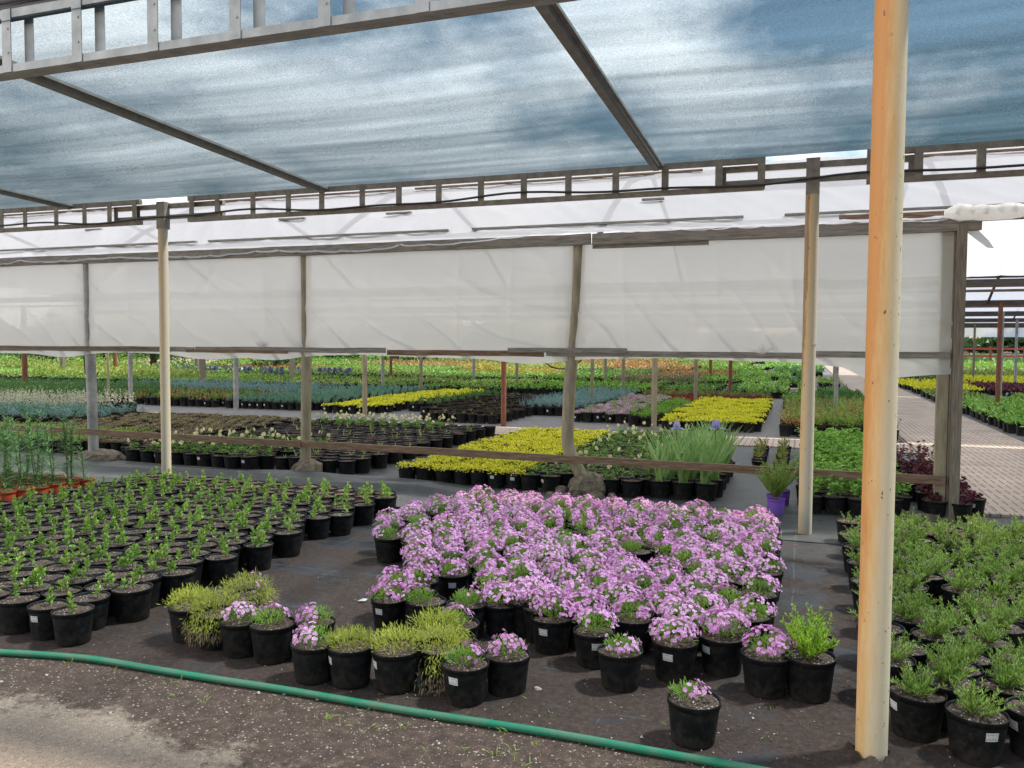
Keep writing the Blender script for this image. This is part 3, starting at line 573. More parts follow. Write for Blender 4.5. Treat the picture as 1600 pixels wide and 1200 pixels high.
part('net_edge_roll',b,solid('rolled net',(.05,.055,.07),(.12,.12,.14),scale=20,stretch=(.5,8,8)),cn,OX,True)
b=MB(); xs=np.linspace(-12,5,90); b.tube(np.stack([xs,7.255+0*xs,2.985+.022*np.sin(xs*1.9)+.012*np.sin(xs*4.3)],1),.011,6,caps=False); part('irrigation_pipe',b,M_black,cn,OX,True)

# ------------------------------------------------------------------ greenhouse with film side
GO=Vector((-2.14,8.42,0)); gh=link('greenhouse',None,loc=GO); tag(gh,'long greenhouse with milky plastic film side, film roof and timber rails','greenhouse')
WY=8.388
def pipe(root,rl,pts,r,m,label=None,n=16):
    b=MB(); P=np.array(pts,float); b.tube(P,r,n); return part('post',b,m,root,rl,True,label)
pipe(gh,GO,[(-12.3,WY,0),(-12.3,WY,2.66)],.062,M_greyp)
pipe(gh,GO,[(-8.94,WY,0),(-8.96,WY,1.4),(-8.97,WY,2.66)],.064,M_greyp,'grey pipe post on a rubble footing')
pipe(gh,GO,[(-5.62,WY,0.1),(-5.60,WY,1.4),(-5.60,WY,2.66)],.062,M_tanp)
pipe(gh,GO,[(-2.14,WY,.08),(-2.21,WY,.24),(-2.31,WY,.44),(-2.34,WY,.52),(-2.35,WY,.62),(-2.345,WY,.8),(-2.33,WY,1.18),(-2.26,WY,2.07),(-2.24,WY,2.66)],.066,M_tanp,'pipe post kinked near its foot')
b=MB(); b.box((1.17,WY-.045,0),(1.262,WY+.045,2.66)); part('post',b,M_tanp,gh,GO,label='square steel corner post')
b=MB(); b.box((1.285,WY-.10,0),(1.368,WY+.0,2.70)); b.box((1.268,WY-.055,0),(1.283,WY+.02,2.68)); part('post',b,M_woodp,gh,GO,label='weathered timber corner post')
# timber
def board(name,x0,x1,z,h,y=8.30,t=.035,m=M_woodb,z1=None):
    b=MB(); n=max(2,int((x1-x0)/.3)); xs=np.linspace(x0,x1,n+1); zz=np.linspace(z,z if z1 is None else z1,n+1)+rng.normal(0,.0025,n+1)
    V=[];F=[]
    for i,(x,zc) in enumerate(zip(xs,zz)): V+=[(x,y-t/2,zc-h/2),(x,y+t/2,zc-h/2),(x,y+t/2,zc+h/2),(x,y-t/2,zc+h/2)]
    for i in range(n):
        o=4*i; F+=[(o,o+4,o+5,o+1),(o+1,o+5,o+6,o+2),(o+2,o+6,o+7,o+3),(o+3,o+7,o+4,o)]
    b.add(V,F); b.add([V[j] for j in range(4)],[(0,1,2,3)]); b.add(V[-4:],[(3,2,1,0)])
    return part(name,b,m,gh,GO)
board('rail',-13.5,-5.62,.425,.075,z1=.40,m=M_woodb); board('rail',-5.60,1.25,.405,.078,z1=.385,m=M_woodb,y=8.295)
for i,(x0,x1,m) in enumerate(((-13.5,-7.2,M_wood),(-7.17,-4.5,M_wood),(-4.47,-2.6,M_woodb),(-2.57,.0,M_wood),(.03,1.26,M_wood))):
    board('lath',x0,x1,1.515+.012*math.sin(i*2),.06,y=8.318,t=.025,m=m)
board('lath',-3.0,-1.7,1.545,.05,y=8.296,t=.018,m=M_wood); board('lath',-7.3,-5.8,1.50,.035,y=8.296,t=.016,m=M_woodb); board('lath',-13.4,-7.6,1.535,.03,y=8.297,t=.016,m=M_woodb)
board('top_beam',-13.5,-2.1,2.695,.11,y=8.32,t=.05,m=M_wood,z1=2.70); board('top_beam',-2.08,1.48,2.70,.115,y=8.318,t=.05,m=M_wood)
board('top_beam',-2.08,-.9,2.622,.04,y=8.325,t=.02,m=M_wood); board('top_beam',.3,14,2.80,.10,y=8.47,t=.06,m=M_woodb)
# side film
def sf(nx,ny):
    x=np.linspace(-13.6,1.275,nx); t=np.linspace(0,1,ny)
    X,T=np.meshgrid(x,t)
    bot=1.475-.03*np.abs(np.sin(x*.9+1.2))-.05*np.clip(np.sin(x*1.9+.5),0,1)**3
    bot=np.where(x>.35,bot-.10*np.clip((x-.35)/.3,0,1)-.03*np.clip(1-np.abs(x-.62)/.2,0,1),bot)
    bot=np.where((x>-7.6)&(x<-6.4),bot-.05*np.sin((x+7.6)/1.2*np.pi),bot)
    Z=bot[None]+(2.665-bot[None])*T
    rid=lambda a,f,s:np.abs(np.sin((X*math.cos(a)+Z*math.sin(a))*f+fbm(X,Z,s,3,1.3)*2.2))
    Y=8.340+.006*fbm(X*.6,Z*.5,31,2,1.2)
    wr=.012*np.exp(-T*4.5)*(1-rid(.95,8,41))**5*3+.0015*(1-rid(-.3,3,42))**4*2+.008*np.exp(-T*9)*(1-rid(1.3,13,43))**3+.004*(1-np.abs(np.sin(X*4.3+fbm(X,Z*.3,47,3,1)*2)))**6
    for xc in (-8.95,-5.6,-2.15,.1,1.2):
        d=np.abs(X-xc); wr+=.010*np.exp(-d*1.4)*np.exp(-T*3)*np.clip(np.sin((Z-1.5)/(d+.12)*2.3),0,1)**2
    Y=Y-wr-.03*np.sin(np.pi*T)*np.abs(np.sin((X+2.15)/3.4*np.pi))
    V=np.stack([X,Y,Z],-1).reshape(-1,3); i=(np.arange(ny-1)[:,None]*nx+np.arange(nx-1)[None]).ravel()
    return V,np.stack([i,i+1,i+nx+1,i+nx],1)
b=MB(); b.add(*sf(900,70)); part('side_film',b,M_film,gh,GO,True)
# knotted bunches of film tied to the lath
b=MB()
for xc,zc,s in ((.0-.35,1.55,.09),(-6.15,1.58,.07),):
    for k in range(9):
        a=rng.uniform(.2,2.9); e=np.array([xc+math.cos(a)*s*rng.uniform(1,2.4),8.30,zc+math.sin(a)*s*rng.uniform(.5,1.1)]); m=(np.array([xc,8.285,zc-.02])+e)/2+[0,-.03,0]
        b.add([(xc,8.30,zc-.03),tuple(m+[.015,0,.01]),tuple(e),tuple(m-[.015,0,.012])],[(0,1,2,3)])
part('film_knot',b,M_film,gh,GO,True)
# roof
PRO=[(8.27,2.69),(8.36,2.765),(8.7,2.87),(9.3,3.23),(10.3,3.72),(11.8,4.12),(13.4,3.7),(15.2,2.76)]
py_=np.array([p[0] for p in PRO]); pz_=np.array([p[1] for p in PRO])
def roofz(Y): return np.interp(Y,py_,pz_)
nx,ny=700,60; x=np.linspace(-18,16,nx); yy=np.concatenate([np.linspace(8.27,9.6,34),np.linspace(9.65,15.2,26)])
X,Y=np.meshgrid(x,yy); Z=roofz(Y)+.018*fbm(X*1.2+Y*1.5,Y*.5,51,4,2.0)+.012*(1-np.abs(np.sin(X*9.1+Y*7.6+fbm(X,Y,55,3,2.2)*1.8)))**3+.022*(1-np.abs(np.sin(X*3.1+Y*2.6+fbm(X,Y,52,3,1.2)*1.5)))**4
edge=np.clip((8.45-Y)/.18,0,1); rg=1/(1+np.exp(-(X+3.3)*4)); Z+=edge*(.055*rg-.035*np.abs(np.sin(X*1.55+fbm(X,X*0,53,3,.8)))*(1-.85*rg))
V=np.stack([X,Y,Z],-1).reshape(-1,3); i=(np.arange(ny-1)[:,None]*nx+np.arange(nx-1)[None]).ravel()
b=MB(); b.add(V,np.stack([i,i+1,i+nx+1,i+nx],1)); part('roof_film',b,M_roof,gh,GO,True)
def lath(x0,x1,y,m=M_wood,w=.045):
    z=float(roofz(y))+.03; b=MB(); b.beam((x0,y,z),(x1,y,z),w,.022); part('roof_lath',b,m,gh,GO)
for y,xs in ((9.28,[-17,-13.2,-9.95,-9.65,-6.6,-6.2,-5.0,-4.65,-1.75,-1.5,2.7,3.0,9]),(8.74,[-17,-11.3,-11.1,-7.5,-7.3,-3.9,-3.6,-.6,-.2,5.6,5.9,9]),(10.3,[-17,-8.6,-8.3,-5.4,-5.1,-1.2,-.9,4,4.3,9])):
    for a,c in zip(xs[0::2],xs[1::2]): lath(a,c,y,M_wood if y<10 else M_woodb)
# frame of the first bay, seen faintly through the film
for x in np.arange(-15.7,15,3.4):
    b=MB(); 
    for p,q in zip(PRO[2:],PRO[3:]): b.beam((x,p[0],p[1]-.06),(x,q[0],q[1]-.06),.05,.05)
    part('rafter',b,M_darkb,gh,GO)
for y in (9.9,11.8,13.5): 
    b=MB(); b.beam((-16,y,float(roofz(y))-.10),(15,y,float(roofz(y))-.10),.05,.07); part('roof_purlin',b,M_darkb,gh,GO)
# film rolled up along the eave over the open end, with a torn strip hanging
xs=np.linspace(1.18,8,120); b=MB(); rr=.062+.012*np.sin(xs*9)+.008*np.sin(xs*23); rr[:5]=[.03,.06,.085,.075,.065]
b.tube(np.stack([xs,8.30+.01*np.sin(xs*7),2.80+.006*np.sin(xs*11)],1),rr,16)
for k in range(60):
    x=1.25+k*.11; a=rng.uniform(-.4,.4); b.quads([[(x,8.23,2.80+.06*a),(x+.03,8.225,2.86),(x+.06,8.235,2.84),(x+.04,8.225,2.77)]])
part('rolled_film',b,M_film,gh,GO,True)
b=MB(); P=np.array([(1.30,8.32,2.74),(1.36,8.31,2.68),(1.42,8.33,2.60),(1.50,8.34,2.53),(1.56,8.33,2.47)]); w=np.array([.02,.05,.06,.05,.03])
V=[];F=[]
for k,(p,ww) in enumerate(zip(P,w)): V+=[p-[ww,.01,-ww*.6],p+[ww,.02,ww*.5]]
for k in range(4): F.append((2*k,2*k+1,2*k+3,2*k+2))
b.add(V,F); part('torn_film',b,M_film,gh,GO,True)
# footings
def lump(mb,c,s,seed,n=14):
    r=np.random.default_rng(seed); th=np.linspace(0,2*np.pi,n,endpoint=False); V=[]
    for k,(zz,rr) in enumerate(((0,1),(.35,1.05),(.75,.85),(1,.55))):
        q=rr*(1+r.uniform(-.16,.16,n)); V+=[(c[0]+math.cos(t)*s[0]*a,c[1]+math.sin(t)*s[1]*a,c[2]+zz*s[2]*(1+r.uniform(-.06,.06))) for t,a in zip(th,q)]
    F=[(i*n+j,i*n+(j+1)%n,(i+1)*n+(j+1)%n,(i+1)*n+j) for i in range(3) for j in range(n)]
    V.append((c[0],c[1],c[2]+s[2])); mb.add(V,F); mb.add([V[3*n+j] for j in range(n)]+[V[-1]],[(j,(j+1)%n,n) for j in range(n)])
for (x,s,sd) in ((-8.85,(.34,.22,.16),1),(-5.6,(.20,.17,.20),2),(-2.12,(.21,.17,.24),3),(1.20,(.24,.13,.06),4)):
    b=MB(); lump(b,(x,8.40,0),s,sd); 
    if sd in (1,3,4):
        for k in range(7): lump(b,(x+rng.uniform(-.35,.4),8.32+rng.uniform(-.14,.08),0),(rng.uniform(.04,.09),)*2+(rng.uniform(.04,.09),),sd*10+k,8)
    part('footing',b,M_stone,gh,GO)
# loops of black drip cable hanging under the film edge
b=MB(); t=np.linspace(0,1,24)
for a,c,sag in (((-9.42,8.7,1.52),(-9.40,8.7,1.18),0),((-9.40,8.7,1.18),(-8.95,8.5,1.20),.10),((-2.75,8.7,1.44),(-2.2,8.6,1.50),.13),((.8,8.9,1.5),(1.2,8.9,1.5),.03)):
    P=np.array(a)+(np.array(c)-np.array(a))*t[:,None]; P[:,2]-=sag*4*t*(1-t); b.tube(P,.008,6,caps=False)
part('drip_cable',b,M_black,gh,GO,True)

# ------------------------------------------------------------------ bays behind
def bay(y0,y1,x0,x1,zg=2.72,zr=4.1,label=''):
    O=Vector((x0,y0,0)); r=link('greenhouse_bay',None,loc=O); tag(r,label,'greenhouse','greenhouse bays in line')
    ym=(y0+y1)/2; nx=160; xs=np.linspace(x0,x1,nx); ys=np.linspace(y0,y1,14); X,Y=np.meshgrid(xs,ys)
    Z=zg+(zr-zg)*(1-np.abs((Y-ym)/(y1-ym)))**.85+.012*fbm(X,Y,int(y0),3,2); Z=np.maximum(Z,zg)
    V=np.stack([X,Y,Z],-1).reshape(-1,3); i=(np.arange(13)[:,None]*nx+np.arange(nx-1)[None]).ravel()
    b=MB(); b.add(V,np.stack([i,i+1,i+nx+1,i+nx],1)); part('roof_film',b,M_bayroof,r,O,True)
    zf=lambda y: zg+(zr-zg)*(1-abs((y-ym)/(y1-ym)))**.85
    b=MB(); b.beam((x0,y0+.03,zg-.07),(x1,y0+.03,zg-.07),.07,.13); part('gutter_beam',b,M_darkb,r,O)
    for k,(q,w) in enumerate(((.16,.05),(.33,.04),(.5,.07),(.67,.04),(.84,.05))):
        y=y0+(y1-y0)*q; b=MB(); b.beam((x0,y,zf(y)-.06),(x1,y,zf(y)-.06),w,w*1.2); part('roof_purlin',b,M_darkb,r,O)
    b=MB(); b.beam((x0,ym,zg-.02),(x1,ym,zg+.02),.035,.035); b.beam((x0,ym-1.4,zg-.12),(x1,ym-1.4,zg-.04),.045,.045); part('tie_pipe',b,M_woodb,r,O)
    for x in np.arange(x0+.9,x1,3.4):
        b=MB(); pr=[(y,zf(y)) for y in np.linspace(y0,y1,9)]
        for p,q in zip(pr,pr[1:]): b.beam((x,p[0],p[1]-.05),(x,q[0],q[1]-.05),.045,.045)
        part('rafter',b,M_darkb,r,O)
    return r
BY=[(15.2,22.0,'second film roofed bay behind the film wall, over the yellow beds'),(22.0,28.8,'third film roofed bay, just past the crosswise rows of yellow plants'),(28.8,35.6,'fourth film roofed bay along the tiled path'),(35.6,42.4,'fifth film roofed bay along the tiled path'),(42.4,49.2,'last film roofed bay, closed by a bluish film curtain')]
for y0,y1,lb in BY: bay(y0,y1,-24 if y0<29 else -6,22,label=lb)
b=MB(); V,F=grid(0,1,0,1,80,8,lambda X,Y:0*X); V=np.stack([2+V[:,0]*20,49.2+.1*np.sin(V[:,0]*60),2.15+V[:,1]*.95],1); b.add(V,F)
tag(obj('film_curtain',b,film('blue film',.2,.7,col=(.62,.70,.84)),smooth=True),'bluish plastic film curtain closing the far end of the bays','curtain')
b=MB(); b.beam((-6,49.1,2.7),(22,49.1,2.7),.08,.12); b.beam((-6,49.1,3.15),(22,49.1,3.15),.08,.1); tag(obj('end_beam',b,M_darkb),'dark beam carrying the bluish film curtain','beam')

# ------------------------------------------------------------------ support posts, each by itself
SP=[(-5.47,14.9,.052,M_redp,'red brown post beside the rows of empty black pots'),(-8.74,15.25,.050,M_tanp,'tan brown post before the long yellow strip'),(-12.79,16.2,.062,M_greyp,'pale grey pipe post before the blue grey bed'),
(-15.71,15.9,.055,M_greyp,'rust streaked grey post on a bare sandy patch'),(-21.3,17.6,.075,M_redp,'dark red post above the silver leaved plants'),(-2.62,15.4,.052,M_tanp,'brownish pipe post before the square yellow bed'),
(-2.8,23.2,.05,M_tanp,'tan post standing in the red pot rows'),(-18.4,26.6,.07,M_tanp,'tan wooden post amid far green rows'),(-20.46,24.1,.075,M_woodp,'timber post behind the blue green bed'),
(-32.8,29.1,.09,M_woodp,'pale timber post beside yellow green shrubs'),(-13.3,24.4,.055,M_greyp,'grey pipe post behind the teal bed'),(-12.57,30.7,.065,M_greyp,'grey pipe post in the bright green rows'),
(-2.0,24.9,.055,M_redp,'brown post behind the orange pot row'),(-3.96,38.2,.07,M_redp,'far brown post over the dark shrub bed'),(.95,27.2,.05,M_tanp,'tan post left of the tiled path'),(.72,19.5,.045,M_greyp,'grey pipe post among reddish shrubs by the path'),
(5.46,27.4,.085,M_greyp,'thick grey pipe post right of the tiled path'),(-15.6,15.1,.03,M_tanp,'thin leaning stake near the grey post'),(-5.25,25.1,.05,M_tanp,'tan post behind the blue grey plants'),(-4.95,19.9,.045,M_tanp,'slim tan post between blue and pink plants'),
(-27.5,27,.08,M_redp,'red brown post behind the silver plants'),(-24.5,28.5,.07,M_woodp,'timber post before the far green trees'),(-10.9,22.4,.05,M_tanp,'tan post at the edge of the yellow strip'),(-9.6,27.5,.055,M_tanp,'tan post in the middle green beds'),(-16.5,31,.06,M_redp,'red brown post amid far lime rows'),(-7.3,31.5,.06,M_tanp,'tan post before the yellow shrub clump')]
for x,y,r,m,lb in SP:
    b=MB()
    if 'timber' in lb or 'wooden' in lb: b.box((-r,-r*.8,0),(r,r*.8,2.66))
    else: b.tube([(0,0,0),(0,0,1.3),(0,0,2.66)],r,12)
    tag(obj('support_post',b,m,smooth='timber' not in lb and 'wooden' not in lb,loc=(x,y,0)),lb,'post','posts carrying the greenhouse roofs')
k=0
for y in (22.0,28.8,35.6,42.4,49.0):
    for x in np.arange(4.2,21,3.4):
        if (x<6 and 27<y<30) or not seen(x,y,1,20): continue
        b=MB(); b.tube([(0,0,0),(0,0,2.66)],.05,8); k+=1
        col=['grey','rusty','brown'][k%3]
        tag(obj('support_post',b,[M_greyp,M_redp,M_woodp][k%3],smooth=True,loc=(x+.2*math.sin(k),y,0)),f'{col} post, {ordn(int((x-4.2)/3.4+.5))} from the tiled path in the {ordn(int((y-22)/6.8+.5))} cross row','post','posts carrying the greenhouse roofs')
# red fence far beyond the bays
b=MB(); fe=link('fence',None,loc=(2,75,0)); tag(fe,'low red fence far beyond the open greenhouse end','fence')
for z in (.9,1.5): b.beam((2,75,z),(45,75,z),.08,.16)
part('rail',b,solid('red paint',(.42,.06,.05)),fe,(2,75,0))
for i in range(18):
    b=MB(); b.box((2.2+i*2.4,74.95,0),(2.35+i*2.4,75.1,1.7)); part('fence_post',b,M_redp,fe,(2,75,0))

# ------------------------------------------------------------------ hose
hp=[(-5.2,2.98),(-4.5,2.985),(-3.9,3.0),(-3.6,3.06),(-3.33,3.105),(-3.0,3.12),(-2.3,3.125),(-1.41,3.145),(-.83,3.15),(-.14,3.155),(.3,3.10),(.8,2.9),(1.4,2.75)]
hp=np.array(hp); t=np.linspace(0,len(hp)-1,160); hx=np.interp(t,np.arange(len(hp)),hp[:,0]); hy=np.interp(t,np.arange(len(hp)),hp[:,1])
kk=np.ones(9)/9; hx[4:-4]=np.convolve(hx,kk,'valid'); hy[4:-4]=np.convolve(hy,kk,'valid'); hy+=.006*np.sin(hx*5)
b=MB(); b.tube(np.stack([hx,hy-.03,.018+0*hx],1),.0165,16); tag(obj('garden_hose',b,M_hose,smooth=True),'thick green garden hose lying across the trodden earth before the pots','hose')
# gathered fabric round the foot of the thick near post
b=MB(); n=26; th=np.linspace(0,2*np.pi,n,endpoint=False); V=[]
for k,(rr,z) in enumerate(((.062,.020),(.085,.024),(.12,.014),(.17,.008),(.24,.0))):
    for t_ in th: V.append((.285+math.cos(t_)*rr*(1+.16*math.sin(t_*5+k)),3.40+math.sin(t_)*rr*(1+.16*math.sin(t_*5+k)),z*(1+.55*math.sin(t_*7+k*.6))+.006))
b.add(V,[(k*n+j,k*n+(j+1)%n,(k+1)*n+(j+1)%n,(k+1)*n+j) for k in range(4) for j in range(n)])
tag(obj('ground_fabric',b,M_fab,smooth=True),None,None,kind='structure')
# ================================================================== POTS AND PLANTS
POTH=.18
def potmesh(mat,r=.11,h=POTH,n=28,name='pot',soil=True,lean=1.0):
    b=MB(); rb=r*.80
    b.lathe([(0,.002),(rb*.97,.002),(rb,.006),(r*.955,h-.024),(r*.955,h-.023),(r*.99,h-.022),(r,h-.003),(r*1.005,h),(r*.97,h),(r*.945,h-.006),(r*.93,h-.035)],n,0)
    return b.mesh(name,[mat],True)
def soilmesh(r=.11,h=POTH,n=22,seed=0,drop=.013):
    rr=np.random.default_rng(seed); b=MB(); V=[(0,0,h-drop+.004)]; rings=[.35,.65,.94]
    for q in rings: V+=[(math.cos(a)*r*q,math.sin(a)*r*q,h-drop+rr.uniform(-.004,.005)) for a in np.linspace(0,2*np.pi,n,endpoint=False)]
    F3=[(0,1+j,1+(j+1)%n) for j in range(n)]; F4=[(1+i*n+j,1+(i+1)*n+j,1+(i+1)*n+(j+1)%n,1+i*n+(j+1)%n) for i in range(2) for j in range(n)]
    b.add(V,F3); b.v.append(np.zeros((0,3))); b.f.append((np.array(F4),0)); return b.mesh('soil',[M_soil],True)
def stick_mesh(ang,r=.11,h=POTH,w=.052,ht=.034,z=None):
    z=z or h*.70; b=MB(); n=5; V=[]
    for j in (0,1):
        zz=z-ht/2+ht*j; rr=r*.80+(r*.955-r*.80)*(zz/(h-.02))+.0012
        for i in range(n+1):
            a=ang+(i/n-.5)*w/r; V.append((math.cos(a)*rr,math.sin(a)*rr,zz))
    b.add(V,[(i,i+1,n+2+i,n+1+i) for i in range(n)]); me=b.mesh('price_sticker',[M_stick])
    uv=me.uv_layers.new(name='UVMap'); 
    for i in range(n):
        for k,(u,v) in enumerate(((i/n,0),((i+1)/n,0),((i+1)/n,1),(i/n,1))): uv.data[i*4+k].uv=(u,v)
    return me
def rdir(n,zmin=.2,zmax=1.0,r=rng):
    a=r.uniform(0,2*np.pi,n); z=r.uniform(zmin,zmax,n); s=np.sqrt(np.maximum(0,1-z*z)); return np.stack([np.cos(a)*s,np.sin(a)*s,z],1)
def disc(n,R_,r=rng):
    a=r.uniform(0,2*np.pi,n); q=np.sqrt(r.uniform(0,1,n))*R_; return np.stack([np.cos(a)*q,np.sin(a)*q,np.zeros(n)],1)

def p_cutting(k):
    b=MB(); n=rng.integers(1,5)
    for j in range(n):
        base=disc(1,.05)[0]; h=rng.uniform(.045,.105); lean=np.array([rng.normal(0,.10),rng.normal(0,.10),1]); lean/=np.linalg.norm(lean)
        p0=base+[0,0,POTH-.02]; b.tube([p0,p0+lean*h*.5,p0+lean*h],.0028,5,0,False)
        m=int(h/.0050)+6; tt=rng.uniform(.22,1.05,m); P=p0+lean*h*tt[:,None]; D=rdir(m,.1,.7)+np.array([0,0,1])*(tt[:,None]**2)*1.1
        b.leaves(P,D,rng.uniform(.028,.044,m)*(1.1-.3*tt),rng.uniform(.013,.019,m),1,fold=.10)
        if rng.random()<.25:
            b.leaves(np.tile(p0+lean*h,(6,1)),rdir(6,.8,1),.022,.009,2)
    for j in range(rng.integers(0,3)):
        base=disc(1,.07)[0]+[0,0,POTH-.018]; b.leaves(np.tile(base,(5,1)),rdir(5,.75,1),rng.uniform(.018,.03),.008,2 if rng.random()<.6 else 1)
    return [('cutting',b,[M_stem,M_cut,M_bud])]
def dome(n,R_,Hh,z0,jit=.006):
    a=rng.uniform(0,2*np.pi,n); q=np.sqrt(rng.uniform(0,1,n)); th=q*1.25
    P=np.stack([np.cos(a)*np.sin(th)*R_,np.sin(a)*np.sin(th)*R_,z0+np.cos(th)*Hh],1); Nn=np.stack([np.cos(a)*np.sin(th)/R_,np.sin(a)*np.sin(th)/R_,np.cos(th)/Hh],1); Nn/=np.linalg.norm(Nn,axis=1)[:,None]
    return P+rng.normal(0,jit,(n,3)),Nn
def p_phlox(bloom,R_=.105,Hh=.085,off=(0,0),nl=520):
    z0=POTH+.0; b=MB(); P,Nn=dome(nl,R_,Hh*.95,z0-.01); q=rng.uniform(.55,1.02,nl)[:,None]
    c=np.array([0,0,z0-.02]); P=c+(P-c)*q; b.leaves(P,Nn+rdir(nl,-.2,1)*.7,rng.uniform(.016,.030,nl),.0042,0)
    for k in range(14):
        d=rdir(1,.25,.9)[0]; b.tube([[d[0]*.02,d[1]*.02,POTH-.02],[d[0]*.06,d[1]*.06,z0+.02+Hh*.2],[d[0]*R_*.9,d[1]*R_*.9,z0+Hh*d[2]*.8]],.0016,4,0,False)
    o=[('foliage',b,[M_phg])]
    if bloom>0:
        f=MB(); n=int(180*bloom); P,Nn=dome(n*3,R_*1.06,Hh*1.08,z0)
        cl=fbm(P[:,0]*60,P[:,1]*60,int(rng.integers(1e6)),2,.9); keep=np.argsort(-(cl+rng.uniform(-.5,.5,len(cl))))[:n] if bloom<.95 else np.arange(n)
        if bloom<.5:
            a0=rng.uniform(0,6.28); keep=np.argsort(-(P[:,0]*math.cos(a0)+P[:,1]*math.sin(a0)+rng.normal(0,.02,len(P))))[:n]
        f.flowers(P[keep]+Nn[keep]*.006,Nn[keep]+rng.normal(0,.28,(len(keep),3)),rng.uniform(.0085,.0120,len(keep)),0,5,1)
        o.append(('blossom',f,[M_pink,M_eye]))
    for q in o:
        for i in range(len(q[1].v)): q[1].v[i]=q[1].v[i]+np.array([off[0],off[1],0])
    return o
def p_moss(R_=.14,Hh=.10,hang=0,ang=0,fl=0):
    b=MB(); n=900; P,Nn=dome(n,R_,Hh,POTH-.01,.010); P=np.array([0,0,POTH-.02])+(P-[0,0,POTH-.02])*rng.uniform(.6,1.03,n)[:,None]
    b.leaves(P,Nn+rdir(n,-.3,1)*.8,rng.uniform(.018,.036,n),.0038,0)
    if hang:
        m=650; a=ang+rng.normal(0,.55,m); t=rng.uniform(0,1,m)
        rr=.10+.055*np.sin(np.clip(t*2.2,0,np.pi))+rng.normal(0,.012,m); P=np.stack([np.cos(a)*rr,np.sin(a)*rr,POTH+.03-t*hang+rng.normal(0,.01,m)],1)
        D=np.stack([np.cos(a)*.5,np.sin(a)*.5,-.6-.4*t],1)+rng.normal(0,.45,(m,3)); 
        lo=t>.55; b.leaves(P[~lo],D[~lo],rng.uniform(.02,.035,(~lo).sum()),.004,0); b.leaves(P[lo],D[lo],rng.uniform(.02,.05,lo.sum()),.003,1)
    o=[('foliage',b,[M_moss,M_dry])]
    if fl:
        f=MB(); P,Nn=dome(60,R_*.8,Hh,POTH+.005); k=P[:,0]*math.cos(fl)+P[:,1]*math.sin(fl)>.02; f.flowers(P[k],Nn[k],.009,0,5,1); 
        if k.any(): o.append(('blossom',f,[M_pink,M_eye]))
    return o
def p_needle(mat,ns=20,hh=.14,spread=.75,lw=(.026,.0042),per=34,lean=(0,0),r0=.03,extra=None):
    b=MB()
    for k in range(ns):
        d=rdir(1,spread,1.0)[0]+np.array([lean[0],lean[1],0]); d/=np.linalg.norm(d); h=hh*rng.uniform(.6,1.1); p0=np.append(disc(1,r0)[0][:2],POTH-.02)
        bend=np.array([d[0]*.25,d[1]*.25,.35]); t=np.linspace(0,1,5)[:,None]; C=p0+d*h*t+bend*h*.25*t*t
        b.tube(C,.0017,4,1,False); m=int(per*1.25); tt=rng.uniform(.18,1,m); Q=p0+d*h*tt[:,None]+bend*h*.25*(tt**2)[:,None]
        D=rdir(m,-.1,.7); D=D+d*.9; b.leaves(Q,D,rng.uniform(.7,1.15,m)*lw[0]*(1.1-.35*tt),lw[1],0)
    return [('foliage',b,[mat,M_stem])]
def p_lily():
    b=MB()
    for k in range(rng.integers(1,4)):
        p0=np.append(disc(1,.05)[0][:2],.15); H_=rng.uniform(.40,.72); d=np.array([rng.normal(0,.08),rng.normal(0,.08),1]); m=64; t=rng.uniform(.08,1,m)
        b.tube([p0,p0+d*H_*.5,p0+d*H_],.004,6,1,False); P=p0+d*H_*t[:,None]; D=rdir(m,.1,.7)+np.array([0,0,.8])*(t[:,None]**3)
        b.blades(P,D,rng.uniform(.08,.12,m)*(1.15-.5*t),.013,0,bend=.5,seg=3)
    n=60; b.leaves(disc(n,.08)+[0,0,.16],rdir(n,.3,1),.04,.006,0)
    return [('foliage',b,[M_lily,M_stem])]
def p_iris(fl=False):
    b=MB(); n=rng.integers(10,15); P=disc(n,.05)+[0,0,.15]; D=rdir(n,.90,1); D[:,1]*=.8
    b.blades(P,D,rng.uniform(.34,.62,n),rng.uniform(.030,.042,n),0,bend=.25,seg=5)
    o=[('foliage',b,[M_iris])]
    if fl:
        f=MB(); c=np.array([.02,-.02,.70]); f.tube([[0,0,.2],[.01,-.01,.45],c],.004,6,1,False)
        n=8; a=np.arange(n)*np.pi/4; up=(np.arange(n)%2)*1.0
        for A,u in zip(a,up):
            dd=np.array([math.cos(A),math.sin(A),1.2 if u else .25]); f.blades([c],[dd],.085,.095,0,bend=-.5 if u else .8,seg=5)
        o.append(('flower',f,[M_irisf,M_stem]))
    return o
def p_broad(mat,n=70,hh=.16,R_=.10,lf=(.05,.032),ns=7,z0=POTH-.02,tiers=True,fold=.08):
    b=MB()
    for k in range(ns):
        p0=disc(1,R_*.55)[0]+[0,0,z0]; d=rdir(1,.82,1)[0]; h=hh*rng.uniform(.6,1.05); b.tube([p0,p0+d*h],.0028,4,1,False)
        m=n//ns; t=rng.uniform(.25,1.0,m); P=p0+d*h*t[:,None]; D=rdir(m,.0,.55); b.leaves(P,D,lf[0]*rng.uniform(.7,1.15,m),lf[1]*rng.uniform(.8,1.1,m),0,fold=fold,droop=.12)
        b.leaves(np.tile(p0+d*h,(5,1)),rdir(5,.3,.9),lf[0]*.7,lf[1]*.7,0,fold=fold)
    return [('foliage',b,[mat,M_stem])]
